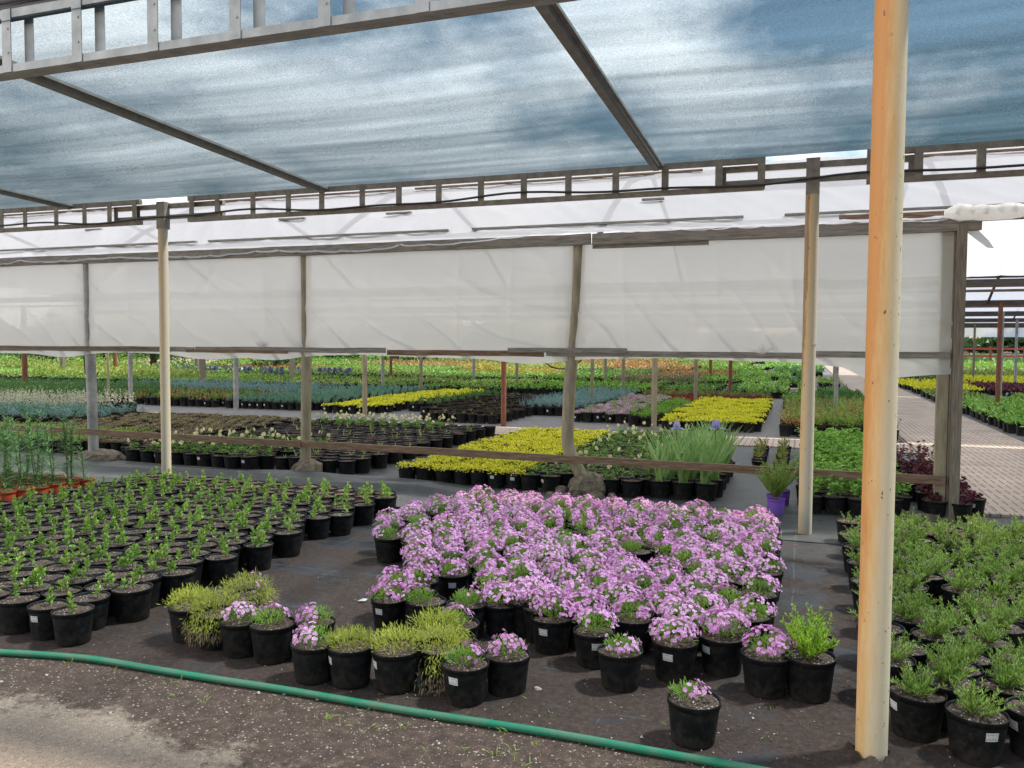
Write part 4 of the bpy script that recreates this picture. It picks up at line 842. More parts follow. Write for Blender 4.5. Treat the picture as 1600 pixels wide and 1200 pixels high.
def p_carpet(mat,n=110,R_=.125,z=POTH,hh=.03,lf=(.032,.024),mat2=None):
    b=MB(); P=disc(n,R_)+[0,0,z]; P[:,2]+=rng.uniform(-.01,hh,n)-(np.hypot(P[:,0],P[:,1])/R_)**4*.02
    b.leaves(P,rdir(n,.05,.8),lf[0]*rng.uniform(.7,1.15,n),lf[1]*rng.uniform(.8,1.1,n),0,fold=.12); return [('foliage',b,[mat])]
def p_columb(fl,dens=1.0):
    b=MB(); n=int(26*dens); cc=disc(3,.055); P=cc[rng.integers(0,3,n)]+disc(n,.045)+[0,0,POTH]; P[:,2]+=rng.uniform(-.01,.065,n)
    for k in range(3): b.leaves(P,rdir(n,.0,.5),.030,.021,0,fold=.06)
    o=[('foliage',b,[M_col])]
    if fl:
        f=MB()
        for k in range(fl):
            p=disc(1,.06)[0]; top=p*1.3+np.array([0,0,POTH+rng.uniform(.09,.16)]); f.tube([p+[0,0,POTH-.02],top],.0018,4,1,False)
            f.flowers([top],[rdir(1,.2,.9)[0]],.030,0,5); f.flowers([top+[0,0,.004]],[[0,0,1]],.018,0,5)
        o.append(('flower',f,[M_colf,M_stem]))
    return o
def p_sprout(n):
    b=MB()
    if n: 
        for k in range(n):
            p=disc(1,.05)[0]+[0,0,POTH-.02]; m=rng.integers(2,5); b.blades(np.tile(p,(m,1)),rdir(m,.85,1),rng.uniform(.04,.13,m),.014,0,bend=.15)
        return [('sprout',b,[M_ygreen if rng.random()<.4 else M_iris])]
    return []
def p_dry(g=.3):
    b=MB(); m=34; P=disc(m,.07)+[0,0,POTH-.015]; b.blades(P,rdir(m,.25,1),rng.uniform(.04,.10,m),.005,0,bend=.6)
    k=int(38*g); b.leaves(disc(k,.08)+[0,0,POTH+.01],rdir(k,.1,.8),.035,.018,1)
    return [('foliage',b,[M_dry,M_straw])]
def p_spike(mat,n=26,h=.20,w=.008,per=10):
    b=MB()
    for k in range(n):
        p0=disc(1,.065)[0]+[0,0,POTH-.01]; d=rdir(1,.85,1)[0]; hh=h*rng.uniform(.45,1.1); t=rng.uniform(.1,1,per); b.leaves(p0+d*hh*t[:,None],rdir(per,.2,.8)+d*.6,.032,w,0)
    return [('foliage',b,[mat])]
def p_bloomdome(leafm,petal,bl=1):
    b=MB(); n=220; P,Nn=dome(n,.10,.06,POTH-.01); b.leaves(P,Nn+rdir(n,0,1)*.6,.024,.006,0)
    f=MB(); n=int(55*bl); P,Nn=dome(n,.11,.07,POTH); f.flowers(P,Nn,.012,0,5); return [('foliage',b,[leafm]),('blossom',f,[petal])]

# a kind = pots of it in several variants; near=True: Empty > pot, soil, foliage ...; 'mid': the pot itself with foliage as a child; 'far': one mesh
POTN={}
def get_pot(m,r,h,n):
    k=(m.name,round(r,3),round(h,3),n)
    if k not in POTN: POTN[k]=(potmesh(m,r,h,n),soilmesh(r,h,min(n,22),len(POTN)))
    return POTN[k]
STK=[stick_mesh(a) for a in (-1.2,-1.75,-2.3,-2.7,-1.5)]
class Kind:
    def __init__(s,name,cat,variants,pot=None,r=.11,h=POTH,lod='mid',group=None,n=None):
        s.name=name; s.cat=cat; s.pot=pot or M_pot; s.r=r; s.h=h; s.lod=lod; s.group=group; s.var=[]; s.n=n or {'near':30,'mid':16,'far':9}[lod]
        if lod=='far': variants=[v for v in variants for _ in range(3 if len(variants)<3 else 2)]
        for vn,v in enumerate(variants):
            if lod=='far':
                b=MB(); b.lathe([(0,.002),(r*.82,.002),(r,h),(r*.95,h),(r*.93,h-.02),(0,h-.018)],s.n,0); mats=[s.pot]; 
                b.f[-1:]=[(b.f[-1][0][:3*s.n],0),(b.f[-1][0][3*s.n:],1)]; mats.append(M_soil)
                mats.append(M_white); ox=rng.uniform(-.3,.3)*r
                if vn%3==1: b.quads([[(-.02+ox,-r*.97,h*.5),(.02+ox,-r*.97,h*.48),(.02+ox,-r*1.0,h*.70),(-.02+ox,-r*1.0,h*.72)]],2)
                for (nm,mb,ms) in v: 
                    o=len(mats); mats+=ms; b.merge(mb,remap={i:i+o for i in range(len(ms))})
                b2=MB()
                if s.n: pass
                s.var.append((b,mats,b.mesh(name,mats)))
            else:
                pm,sm=get_pot(s.pot,r,h,s.n); s.var.append((pm,sm,[(nm,mb.mesh(nm,ms)) for nm,mb,ms in v]))
    def put(s,vi,x,y,label,rz=None,stick=None,z=.008,tilt=0,sc=1):
        vi%=len(s.var); v=s.var[vi]; rz=rng.uniform(0,6.28) if rz is None else rz
        if s.lod=='far':
            o=link(s.name,v[2],None,(x,y,z),rng.uniform(-.25,.25))
        elif s.lod=='mid':
            b=v[0]; o=link(s.name,b,None,(x,y,z),rz)
            link('soil',v[1],o)
            for nm,me in v[2]: link(nm,me,o)
            if stick is not None: q=link('price_sticker',STK[stick%5],o); q.rotation_euler=(0,0,-rz)
        else:
            o=link(s.name,None,None,(x,y,z),rz); link('pot',v[0],o); link('soil',v[1],o)
            for nm,me in v[2]: link(nm,me,o)
            if stick is not None: q=link('price_sticker',STK[stick%5],o); q.rotation_euler=(0,0,-rz)
        if tilt: o.rotation_euler=(tilt*math.cos(rz),tilt*math.sin(rz),rz)
        sc*=rng.uniform(.90,1.10) if s.lod=='far' else rng.uniform(.95,1.05)
        if s.lod!='near' or not tilt: o.rotation_euler=(rng.normal(0,.012),rng.normal(0,.012),o.rotation_euler[2])
        o.scale=(sc,sc,sc*(rng.uniform(.9,1.12) if s.lod=='far' else 1))
        tag(o,label,s.cat,s.group); return o
def bed(K,x0,x1,y0,y1,dx,dy,lab,anchor,order=None,jit=.012,skip=None,stag=True,stickp=.12,cap=300,vf=None,zoff=.008,test=None):
    """rows run across (x); row 1 is the one nearest the camera; pots are counted from the side named in anchor"""
    nr=int((y1-y0)/dy)+1; spots=[]
    for r_ in range(nr):
        y=y0+r_*dy; xs=np.arange(x0,x1+1e-6,dx)+(dx/2 if (stag and r_%2) else 0); xs=xs[xs<=x1+dx*.3]
        if anchor=='right': xs=xs[::-1]
        k=0
        for x in xs:
            if test and not test(x,y): continue
            k+=1
            if (skip and skip(x,y)) or rng.random()<(.035 if K.lod=='far' else .012): continue
            if not seen(x,y,.15,25): continue
            spots.append((y,x,r_,k-1))
    ind=spots[:cap] if len(spots)>cap else spots; rest=spots[len(ind):]
    for (y,x,r_,k) in ind:
        vi=vf(x,y) if vf else int(rng.integers(len(K.var)))
        l=lab[vi%len(K.var)] if isinstance(lab,(list,tuple)) else lab
        K.put(vi,x+rng.normal(0,jit),y+rng.normal(0,jit),f"{l}, {ordn(k)} pot of {ordn(r_)} row",stick=int(rng.integers(5)) if rng.random()<stickp else None,z=zoff)
    return ind,rest
def mass(name,K,spots,label,cat=None,jit=.012):
    if not spots: return
    b=MB(); mats=[]; 
    for (y,x,r_,k) in spots:
        vb,vm,_=K.var[int(rng.integers(len(K.var)))]; rm={}
        for i,m in enumerate(vm):
            if m not in mats: mats.append(m)
            rm[i]=mats.index(m)
        b.merge(vb,(x+rng.normal(0,jit),y+rng.normal(0,jit),.008),rng.uniform(-.2,.2),1,rm)
    tag(obj(name,b,mats),label,cat or K.cat,kind='stuff')
def far(name,mats_fn,nv,**kw): pass
# ================================================================== THE BEDS
# --- seedling bed under the net
K1=Kind('potted_cutting','potted plant',[p_cutting(i) for i in range(20)],r=.106,lod='near',group='black pots with leafy cuttings under the net')
bed(K1,-3.62-.212*14,-3.60,3.26,6.95,.212,.190,'black pot with small cutting, counted from aisle and hose',
    'right',jit=.010,stickp=.16,test=lambda x,y:(y<4.9 or x>-6.6))
# --- phlox bed
blooms=[1.0,.85,.94,.75,.9,1.0,.45,.18,.8,.7]
K2=Kind('potted_phlox','potted plant',[p_phlox(bl,R_=rng.uniform(.100,.118) if bl>.6 else .09,Hh=rng.uniform(.075,.105) if bl>.6 else .07,off=tuple(rng.normal(0,.012,2))) for bl in blooms],lod='near',group='pink phlox pots under the net')
names=['pot of pink phlox in full bloom']*10; names[6]='pot of half open pink phlox'; names[7]='mostly green phlox pot with few blooms'
def phx(x,y):
    left=-2.28 if y<4.5 else -2.28-(y-4.5)*.78 if y<5.6 else -3.12
    if y>6.2: left=-3.1+ (y-6.2)*.3
    return x>left
bed(K2,-3.2,-.14,4.15,6.95,.238,.228,[n+', from the bare strip' for n in names],'right',jit=.016,stickp=.3,test=phx,
    skip=lambda x,y:(abs(x+1.9)<.14 and y<4.45) or rng.random()<.015,vf=lambda x,y:int(rng.choice([0,1,2,3,4,5,8,9,6,7],p=[.12,.12,.12,.11,.11,.11,.10,.09,.07,.05])))
FP=[(-.55,3.90,0,'pink phlox pot second from the lime shrubs in the front line of its bed',1),(-.77,3.70,7,'pot with a small green phlox tuft standing forward of the pink bed',None),
 (-.95,3.92,3,'pot of bright pink phlox left of the small green tuft pot',0),(-.34,4.05,1,'pot of pink phlox with its white sticker facing the hose, near the lime pots',2),(-.13,3.87,2,'pot of dense pink phlox beside the two lime green pots',None),
 (-1.42,4.22,5,'pot of pink phlox with bare fabric before it',None),(-1.20,4.02,9,'pot of phlox just inside the front edge with a sticker',1),(-2.15,4.02,8,'pot of phlox at the left tip of the bed by the bare aisle',1),(-1.93,4.02,6,'pot of half green phlox next to the left tip pot',None),(-1.70,4.06,7,'green phlox pot with a wide bare rim among pink ones',None)]
for x,y,v,l,s in FP: K2.put(v,x,y,l,stick=s)
K2b=Kind('potted_phlox','potted plant',[p_phlox(.20,.085,.075,(-.01,0),380),p_phlox(.42,.10,.08,(.01,.0),420),p_phlox(.32,.09,.07,(-.02,0),380),p_phlox(.5,.095,.08,(0,0),400),p_phlox(0.16,.075,.055,(-.03,.01),260)],lod='near',group='sparse phlox pots along the hose')
for x,y,v,l,s in [(-2.16,3.28,1,'black pot of leggy pink phlox touching the hose, left of a yellow mossy pot',None),(-2.69,3.43,3,'small black pot of pink phlox beside the large yellow cushion',None),(-2.49,3.42,2,'black pot of mostly green phlox with one pink side',3),
   (-2.33,3.55,1,'half hidden phlox pot behind the leggy one at the hose',None),(-1.39,3.31,0,'stickered black pot with green phlox and two pink tufts, front of a pair',1),(-1.25,3.47,3,'tall black pot of phlox directly behind the stickered pair mate',None),
   (-.385,3.285,4,'lone black pot of small pink phlox standing on bare soil near the thick post',None),(-1.62,3.75,2,'phlox pot behind the right hand yellow cushion',None)]:
    K2b.put(v,x,y,l,rz=0,stick=s)
K3=Kind('potted_moss_phlox','potted plant',[p_moss(.13,.09),p_moss(.15,.11,.13,-1.3),p_moss(.155,.12,.05,0,.8),p_moss(.13,.075,0,0),p_moss(.14,.11,.19,-.9),p_moss(.13,.10,.10,-.5)],lod='near',group='faded yellow cushion pots along the hose')
for x,y,v,l,s in [(-3.07,3.50,0,'yellow green cushion plant in a leaning black pot nearest the cutting bed',None),(-2.89,3.47,1,'large yellow cushion with brown thatch spilling over its pot',None),(-2.93,3.78,2,'yellow cushion pot with pink blooms at its back',None),
   (-1.97,3.30,3,'yellow cushion pot with brown roots and torn sticker beside the leggy phlox',2),(-1.745,3.33,0,'bare black pot of yellow cushion plant at the hose with white sticker',2),(-1.58,3.45,4,'yellow cushion spilling dry brown stems between two pots',None),(-1.66,3.60,5,'yellow cushion pot behind the spilling one',None)]:
    K3.put(v,x,y,l,rz=0,stick=s)
K4=Kind('potted_lime_shrub','potted plant',[p_needle(M_lime,30,.17,.55,(.028,.006),46,(.25,0)),p_needle(M_lime,26,.16,.55,(.026,.006),42,(-.2,0))],lod='near',group='lime green shrubs at the corner of the phlox bed')
K4.put(0,.06,3.90,'bright lime feathery shrub in a black pot, the front one of two',rz=0); K4.put(1,.07,4.16,'bright lime feathery shrub half hidden behind its twin',rz=0,stick=1)
# --- grey green needle plants on the right
K5=Kind('potted_rosemary','potted plant',[p_needle(M_ros,int(rng.integers(22,32)),rng.uniform(.11,.15),.48,(.028,.0045),30,(rng.uniform(-.25,.25),rng.uniform(-.2,.2))) for _ in range(9)]+[p_needle(M_ros,7,.09,.6,(.024,.004),24)],lod='near',group='grey green needle plants beside the thick post')
names=['bushy grey green needle plant, counted from the bare strip']*10; names[9]='stunted needle plant in half bare pot, from the strip'
bed(K5,.40,2.9,3.98,7.3,.235,.222,names,'left',jit=.016,stickp=.12,vf=lambda x,y:int(rng.choice(10,p=[.105]*9+[.055])))
for x,y,v,s,l in [(.47,3.66,0,3,'large black pot of needle plant right beside the thick post foot'),(.665,3.53,4,0,'black pot of needle plant with a white sticker and speckled soil, front row'),(.90,3.63,2,3,'black needle plant pot in the front row, third from the thick post'),(.60,3.80,3,None,'needle plant pot behind the two front ones'),(.84,3.86,6,None,'needle plant pot behind the third front one')]:
    K5.put(v,x,y,l,stick=s,sc=1.04)
# --- lilies in terracotta coloured pots
K6=Kind('potted_lily','potted plant',[p_lily() for _ in range(5)],pot=M_orange,r=.098,h=.165,lod='near',group='tall leafy stems in orange pots')
for r_ in range(6):
    for k in range(8):
        x,y=-7.06-k*.21-.02*r_,6.50-.165*r_+.0*k
        if r_ and False: continue
        if seen(x,y,.3,80) and k<6: K6.put(int(rng.integers(5)),x,y,f"tall lily stems in orange pot, {ordn(k)} from the aisle in {ordn(r_)} row",stick=int(rng.integers(5)) if rng.random()<.4 else None)
# --- behind the film wall, first block
G1='empty looking soil pots behind the film wall'
K7=Kind('potted_bulb','potted plant',[p_sprout(n) for n in (0,0,0,1,0,1,0,2,0,0,1)],group=G1)
bedlab='black pot of bare brown soil, counted from the aisle'
K7lab=[bedlab if n==0 else 'black pot of soil with thin sprouts, from the aisle' for n in (0,0,0,1,0,1,0,2,0,0,1)]
colA=lambda x,y:(-8.35<x<-6.3 and 8.4<y<10.1) or (-8.2<x<-5.75 and y>12.3 and y<13.3)
spr=lambda x,y:int(rng.choice(11)) 
ind,rest=bed(K7,-8.55,-5.1,8.62,13.2,.222,.215,K7lab,'right',stickp=.07,skip=lambda x,y:colA(x,y) or (x<-6.9 and 10.2<y<10.5),vf=spr,cap=300)
K7f=Kind('potted_bulb','potted plant',[p_sprout(0),p_sprout(1)],lod='far',group=G1)
mass('bulb_pots',K7f,rest,'more black pots of bare soil at the back of the bed')
K8=Kind('potted_columbine','potted plant',[p_columb(f,d) for f,d in ((0,1),(1,1),(2,1.1),(0,.7),(0,1),(3,1.1),(1,.6),(0,.4))],group='low leafy columbine pots')
CL=['leafy columbine pot without bloom' if f==0 else 'leafy columbine pot with pale yellow bloom' for f in (0,1,2,0,0,3,1,0)]
bed(K8,-8.30,-6.35,8.45,10.05,.225,.215,[c+', left bed' for c in CL],'right',stickp=.1,vf=lambda x,y:int(rng.choice([1,2,5,0,4,2,1])))
bed(K8,-8.15,-5.85,12.45,13.25,.225,.215,[c+', behind bare soil pots' for c in CL],'right',stickp=0,vf=lambda x,y:int(rng.choice([2,5,5,2,1])))
bed(K8,-2.78,-1.55,8.45,13.2,.222,.215,[c+', beside the iris leaves' for c in CL],'left',stickp=.15,vf=lambda x,y:int(rng.choice([0,1,3,7,4,6,2,0,3])))
K9=Kind('potted_creeping_jenny','potted plant',[p_carpet(M_yel,125,.135,POTH+.005,.028,(.03,.024)) for _ in range(3)]+[p_carpet(M_yel,70,.115,POTH,.02)]+[p_carpet(M_yel,60,.12,POTH,.02)],group='yellow carpet plants behind the film wall')
bed(K9,-4.30,-2.95,8.48,13.2,.222,.215,['black pot of bright yellow carpet leaves, from the aisle']*4+['half filled pot of yellow carpet leaves, from the aisle'],'left',stickp=.15,vf=lambda x,y:int(rng.choice(5,p=[.21,.22,.22,.22,.13])),test=lambda x,y:x<-2.95+(y-8.5)*-.0)
K10=Kind('potted_iris','potted plant',[p_iris() for _ in range(5)]+[p_iris(True)],group='sword leaved iris pots',r=.115)
sp_i=[]; flw={(1,2),(3,0)}
for r_ in range(12):
    for k in range(3):
        x=-1.38+k*.235+(.05 if r_%2 else 0); y=8.55+r_*.235
        if r_>8 and k>1: continue
        v=5 if (r_,k) in flw else int(rng.integers(5))
        if r_>9 and k<1: continue
        K10.put(v,x,y,("pale violet iris in bloom above sword leaves" if v==5 else "black pot of upright iris leaves")+f", {ordn(k)} pot of {ordn(r_)} row",rz=rng.uniform(-.4,.4))
K11=Kind('potted_lavender','potted plant',[p_needle(M_ros,60,.30,.74,(.03,.005),60)],pot=M_purple,r=.077,h=.15,lod='near',group='purple pots of lavender')
K11.put(0,-.20,8.05,'feathery grey green lavender in a purple pot, front of three',rz=0); K11.put(0,-.23,8.34,'lavender in a purple pot, middle of three',rz=1); K11.put(0,-.16,8.58,'lavender in a purple pot, rear of three',rz=2)
K12=Kind('potted_heather','potted plant',[p_needle(M_moss,12,.10,.6,(.02,.005),20),p_needle(M_mix,10,.10,.6,(.02,.006),20),p_needle(M_ros,12,.11,.6,(.02,.005),20)],r=.09,h=.12,group='two short columns of small mixed pots')
for r_ in range(8):
    for k in range(2):
        K12.put(int(rng.integers(3)),-.52+k*.30+rng.normal(0,.01),10.9+r_*.24,f"mixed shrublet in black pot, {'first' if k==0 else 'second'} column beside the iris, {ordn(r_)} from the front")
K13=Kind('potted_hydrangea','potted plant',[p_broad(M_hos,90,.22,.12,(.060,.036),8) for _ in range(5)],group='fresh green leafy pots beside the film wall',r=.115)
bed(K13,.10,.98,8.25,13.1,.225,.235,'fresh green broad leaved plant, counted from the purple pots','left',stickp=.25)
K14=Kind('potted_heuchera','potted plant',[p_broad(M_heu,60,.10,.13,(.05,.045),7) for _ in range(3)]+[p_broad(M_heu,45,.26,.13,(.045,.04),6)],group='dark red leaved pots by the timber corner post')
bed(K14,1.16,1.50,8.35,11.4,.235,.235,'dark red leaved plant, counted from the green leafy bed','left',vf=lambda x,y:int(3 if y>10.6 else rng.integers(3)))
# left part of the first block
K15=Kind('potted_sedge','potted plant',[p_dry(.3),p_dry(.8),p_dry(.1),p_dry(1.6)],group='straw coloured faded pots')
bed(K15,-12.3,-8.85,9.0,13.2,.225,.218,'straw coloured withered leaves in pot, from the bulb pots','right',stickp=.05,skip=lambda x,y:(rng.random()<.05) or (y<10.4 and x<-9.7))
K16=Kind('potted_sedum','potted plant',[p_carpet(M_ygreen,90,.12,POTH,.05,(.034,.022)) for _ in range(3)],lod='mid',group='yellow green low pots behind the lilies')
bed(K16,-13.0,-9.75,8.9,10.3,.23,.22,'low yellow green leaves in pot behind the tall lilies','right',stickp=0)
# ---------------- second block (beyond the crosswise tile path)
def farbed(name,cat,variants,x0,x1,y0,y1,dx,dy,label,anchor,group,rest_label,pot=None,cap=300,skip=None,r=.11,test=None,stag=True,jit=.012):
    K=Kind(name,cat,variants,pot=pot,lod='far',group=group,r=r)
    ind,rest=bed(K,x0,x1,y0,y1,dx,dy,label,anchor,stickp=0,cap=cap,skip=skip,test=test,stag=stag,jit=jit); mass(name.replace('potted_','')+'_bed',K,rest,rest_label)
    return K
farbed('potted_gold_carpet','potted plant',[p_carpet(M_yel,60,.14,POTH+.005,.03,(.045,.036)) for _ in range(3)],-2.42,-.80,15.6,22.4,.215,.215,'solid yellow carpet pot before the red pots, from path','right','square yellow bed','last rows of the square yellow bed')
farbed('potted_yellow_edging','potted plant',[p_carpet(M_yel,55,.14,POTH+.005,.03,(.048,.038)) for _ in range(3)],-10.3,-9.0,16.3,23.0,.22,.22,'yellow carpet pot in long strip, counted from teal plants','left','long yellow strip','last rows of the long yellow strip')
farbed('potted_blue_fescue','potted plant',[p_spike(M_blue,16,.20,.011,7) for _ in range(3)],-6.0,-4.55,17.6,23.6,.22,.22,'blue grey spiky tuft pot, counted from pink cushions','right','blue grey tufts','last rows of blue grey tufts')
farbed('potted_pink_cushion','potted plant',[p_bloomdome(M_ros,M_pale,1),p_bloomdome(M_ros,M_pale,.6),p_bloomdome(M_ros,M_pink,.9)],-4.4,-3.35,16.4,22.4,.225,.225,'pale pink flowering cushion pot, counted from the yellow square','right','pale pink cushions','last pale pink cushions')
farbed('potted_geranium','potted plant',[p_spike(M_bright,14,.16,.016,7)],-3.1,-2.62,15.9,20.5,.24,.24,'small green pot between pink cushions and yellow square','left','green pots beside the yellow square','')
farbed('potted_teal_thyme','potted plant',[p_spike(M_teal,16,.15,.013,7) for _ in range(3)],-13.3,-10.75,16.6,23.2,.225,.225,'teal green bushy pot, counted from the long yellow strip','right','teal green bed','rear rows of teal green plants')
farbed('potted_speckled_herb','potted plant',[p_spike(M_ygreen,10,.12,.016,6),p_spike(M_green,10,.12,.016,6),p_spike(M_orf,8,.12,.016,6)],-17.8,-13.55,16.6,19.6,.24,.24,'speckled green herb pot, counted from the teal bed','right','speckled herb bed','rear rows of speckled herbs')
farbed('potted_blue_juniper','potted plant',[p_spike(M_blue,14,.20,.013,6) for _ in range(2)],-20.5,-13.6,19.9,23.0,.26,.26,'powder blue needle pot behind speckled herbs, from teal bed','right','powder blue bed','rear rows of powder blue plants')
farbed('empty_pot','flower pot',[[],[],p_sprout(1)],-8.6,-5.75,15.3,22.3,.21,.215,'empty black pot of dark soil, counted from the blue tufts','right','open rows of empty black pots','rear rows of empty black pots',skip=lambda x,y:(int((x+8.8)/.63)%2==0 and (x+8.8)%.63<.20) or (x<-7.4 and y<16.2) or (x<-8 and y<17.4),test=None)
farbed('potted_sage','potted plant',[p_spike(M_green,12,.14,.018,6)],-8.75,-8.2,17.5,22.5,.24,.24,'dull green pot beside the long yellow strip, counted from it','left','dull green pots by the yellow strip','')
farbed('potted_photinia','potted plant',[p_spike(M_mix,20,.30,.020,9),p_spike(M_ros,18,.26,.018,9),p_spike(M_orf,14,.28,.02,8),p_spike(M_ygreen,18,.26,.02,8)],-.25,1.35,15.2,20.8,.27,.27,'reddish green leafy shrub pot, counted from the yellow square','left','reddish shrubs by the path','')
farbed('potted_basil','potted plant',[p_broad(M_bright,40,.22,.12,(.06,.04),5)],1.1,1.45,14.95,15.5,.25,.25,'bright green leafy pot at the path corner','left','green pots at the path corner','')
farbed('potted_mallow','potted plant',[p_spike(M_green,16,.24,.022,8),p_spike(M_bright,14,.2,.022,8)],-.35,.3,21.6,24.6,.27,.27,'medium green leafy pot behind the reddish shrubs','left','green pots behind the shrubs','')
farbed('potted_begonia','potted plant',[p_spike(M_mix,12,.14,.018,6),p_spike(M_ygreen,12,.14,.018,6)],-4.3,-.85,23.4,25.0,.235,.24,'red plastic pot of greenish seedlings, counted from path','right','crosswise rows of red pots','rear rows of red pots',pot=M_red)
farbed('potted_shade_fern','potted plant',[p_spike(M_green,12,.12,.02,6)],.35,1.5,21.2,27.5,.27,.27,'dark green low pot along the path edge','left','dark pots along the path edge','rear rows of dark pots along the path')
# far left of the second block
farbed('potted_silver_ragwort','potted plant',[p_spike(M_silver,10,.32,.022,7) for _ in range(3)],-21.5,-14.6,12.9,15.2,.27,.26,'tall silver white leaved plant, counted from sandy patch','right','silver white plants','rear rows of silver white plants')
farbed('potted_santolina','potted plant',[p_spike(M_teal,14,.17,.016,6),p_spike(M_blue,14,.17,.016,6)],-17.5,-12.6,11.3,13.1,.25,.25,'bluish bushy pot in front of the silver plants','right','bluish bushes','rear bluish bushes',cap=120)
farbed('potted_tomato','potted plant',[p_spike(M_green,16,.36,.024,8)],-24,-17.2,15.5,19.5,.30,.30,'knee high dull green plant behind the silver ones','right','knee high green rows','rear knee high green plants')
b=MB(); b.add([(0,0,.02),(.05,.01,.022),(.055,.03,.03),(.01,.028,.018),(.03,.018,.034)],[(0,1,4),(1,2,4),(2,3,4),(3,0,4)]); tag(obj('paper_scrap',b,M_white,loc=(-2.55,4.35,0)),'crumpled scrap of white paper lying in the bare aisle','paper')
b=MB(); lump(b,(0,0,0),(.022,.016,.016),77,9); tag(obj('stone',b,solid('pale stone',(.35,.28,.2),(.5,.42,.33),rough=.9),smooth=True,loc=(-1.12,3.52,.008)),'pale walnut sized stone on the soil right of the stickered phlox pair','stone')
# ================================================================== FAR BEDS (each one mass) AND TREES
def fbed(x0,x1,y0,y1,mats,h=.2,d=.34,dens=9,potc=None,name='bedding_plants',label='',w=.05):
    if not (seen((x0+x1)/2,(y0+y1)/2,.1,900)): return
    xs=np.arange(x0+d/2,x1,d); ys=np.arange(y0+d/2,y1,d); X,Y=np.meshgrid(xs,ys); X=X.ravel()+rng.normal(0,.03,X.size); Y=Y.ravel()+rng.normal(0,.03,Y.size)
    k=np.array([seen(a,b,.1,20) for a,b in zip(X,Y)],bool)&(rng.random(len(X))>.06)
    if name=='bedding_plants': per=d*9.3; k&=((Y-y0)%per<per-d*1.15)&(((X*.5+x0)%(d*17))>d*.9); X,Y=X[k],Y[k]
    if not len(X): return
    b=MB()
    # rows of pots: a dark body broken by the gaps between pots along the front and sides
    n=len(X); c=np.stack([X,Y,0*X],1); r=d*.40
    for a0,a1 in ((0,1),(1,2),(2,3),(3,4)):
        p=lambda a,z,q:np.stack([X+math.cos(a*np.pi/2+.78)*r*1.35*q,Y+math.sin(a*np.pi/2+.78)*r*1.35*q,0*X+z],1)
        b.quads(np.stack([p(a0,.02,.85),p(a1,.02,.85),p(a1,.18,1),p(a0,.18,1)],1),0)
    m=dens; P=np.repeat(c,m,0)+np.stack([rng.uniform(-r*1.15,r*1.15,n*m),rng.uniform(-r*1.15,r*1.15,n*m),.15+rng.uniform(0,h,n*m)*rng.uniform(.5,1,n*m)*np.repeat(.85+.35*fbm(X,Y,int(abs(x0)*7)%97,3,1.3),m)],1)
    b.leaves(P,rdir(n*m,.1,1),rng.uniform(.7,1.2,n*m)*w*2.2,w,1)
    k=rng.random(n)<.16; q=c[k]+[0,-r*.98,.10]; s=.03
    if k.any(): b.quads(np.stack([q+[-s,0,-.02],q+[s,0,-.02],q+[s,0,.03],q+[-s,0,.03]],1),2)
    mm=[potc or M_pot,mats,M_white]
    tag(obj(name,b,mm),label,'bedding plants',kind='stuff')
def rowlab(c,i,j): return f"far {c} bed, {ordn(i)} strip of cross row {j}"
PAL=[('bright green',M_bright,.22),('yellow green',M_ygreen,.20),('dark green',M_green,.16),('light green',M_hos,.18),('olive',M_col,.14),('rusty orange',M_orf,.22),('mid green',M_hos,.24),('dull green',M_ros,.16)]
seqs=[(24.6,26.6,[(-40,-30,1),(-30,-23,4),(-23,-18.6,7),(-18.4,-14.2,1),(-14,-11.2,4),(-11,-9,7)]),
 (24.8,30.6,[(-8.8,-4.7,0)]),
 (27.0,30.9,[(-44,-31,3),(-30.6,-22,7),(-21.6,-16.2,4),(-16,-12.5,1),(-12.2,-9.2,7)]),
 (26.0,30.9,[(-4.4,-2.6,4),(-2.3,-.4,2),(-.1,.4,6),]),
 (26.0,29.0,[(.5,1.5,2)]),
 (32.8,38.0,[(-52,-40,3),(-39.6,-31,6),(-30.6,-24,4),(-23.6,-17,1),(-16.6,-11,3),(-10.6,-7.6,0),(-7.3,-4.6,5),(-4.2,-1.2,0),(-.9,.4,2),(.6,1.5,7)]),
 (38.6,45,[(-62,-44,1),(-43.6,-34,3),(-33.6,-27,5),(-26.6,-18,6),(-17.6,-12,4),(-11.6,-7,2),(-6.6,-3.4,5),(-3,-.6,6),(-.3,1.4,2)]),
 (46,55,[(-70,-50,3),(-49,-38,1),(-37.5,-29,3),(-28.5,-20,5),(-19.5,-12,1),(-11.5,-6,5),(-5.5,-2,0),(-1.5,1.3,2)]),
 (56,72,[(-90,-60,2),(-59,-45,1),(-44,-33,0),(-32,-20,1),(-19,-10,5),(-9,-3,1),(-2.5,1.3,6)]),
 (75,110,[(-110,-70,1),(-69,-40,2),(-39,-15,3),(-14,1,0)])]
for j,(y0,y1,ss) in enumerate(seqs):
    for i,(a,c,p) in enumerate(ss):
        nm,m,h=PAL[p]; dd=.30 if y0<32 else .42 if y0<46 else .65
        fbed(a,c,y0,y1,m,h*(1.35 if y0>40 else 1),dd,10 if y0<46 else 9,label=rowlab(nm,i,ordn(j)),w=.05 if y0<32 else .07 if y0<46 else .11)
fbed(-1.9,-.3,26,30,M_hos,.35,.3,14,label='tall fresh green clumps in the middle distance by the path')
fbed(-15.8,-10.8,36.5,38.2,M_yel2,.75,.4,26,label='golden yellow shrub bank in the far middle distance',w=.07,name='shrub_bank')
fbed(-7.0,-3.6,30.9,33,M_mix,.45,.35,22,label='rust tinged shrub bank behind the red pots',w=.06,name='shrub_bank')
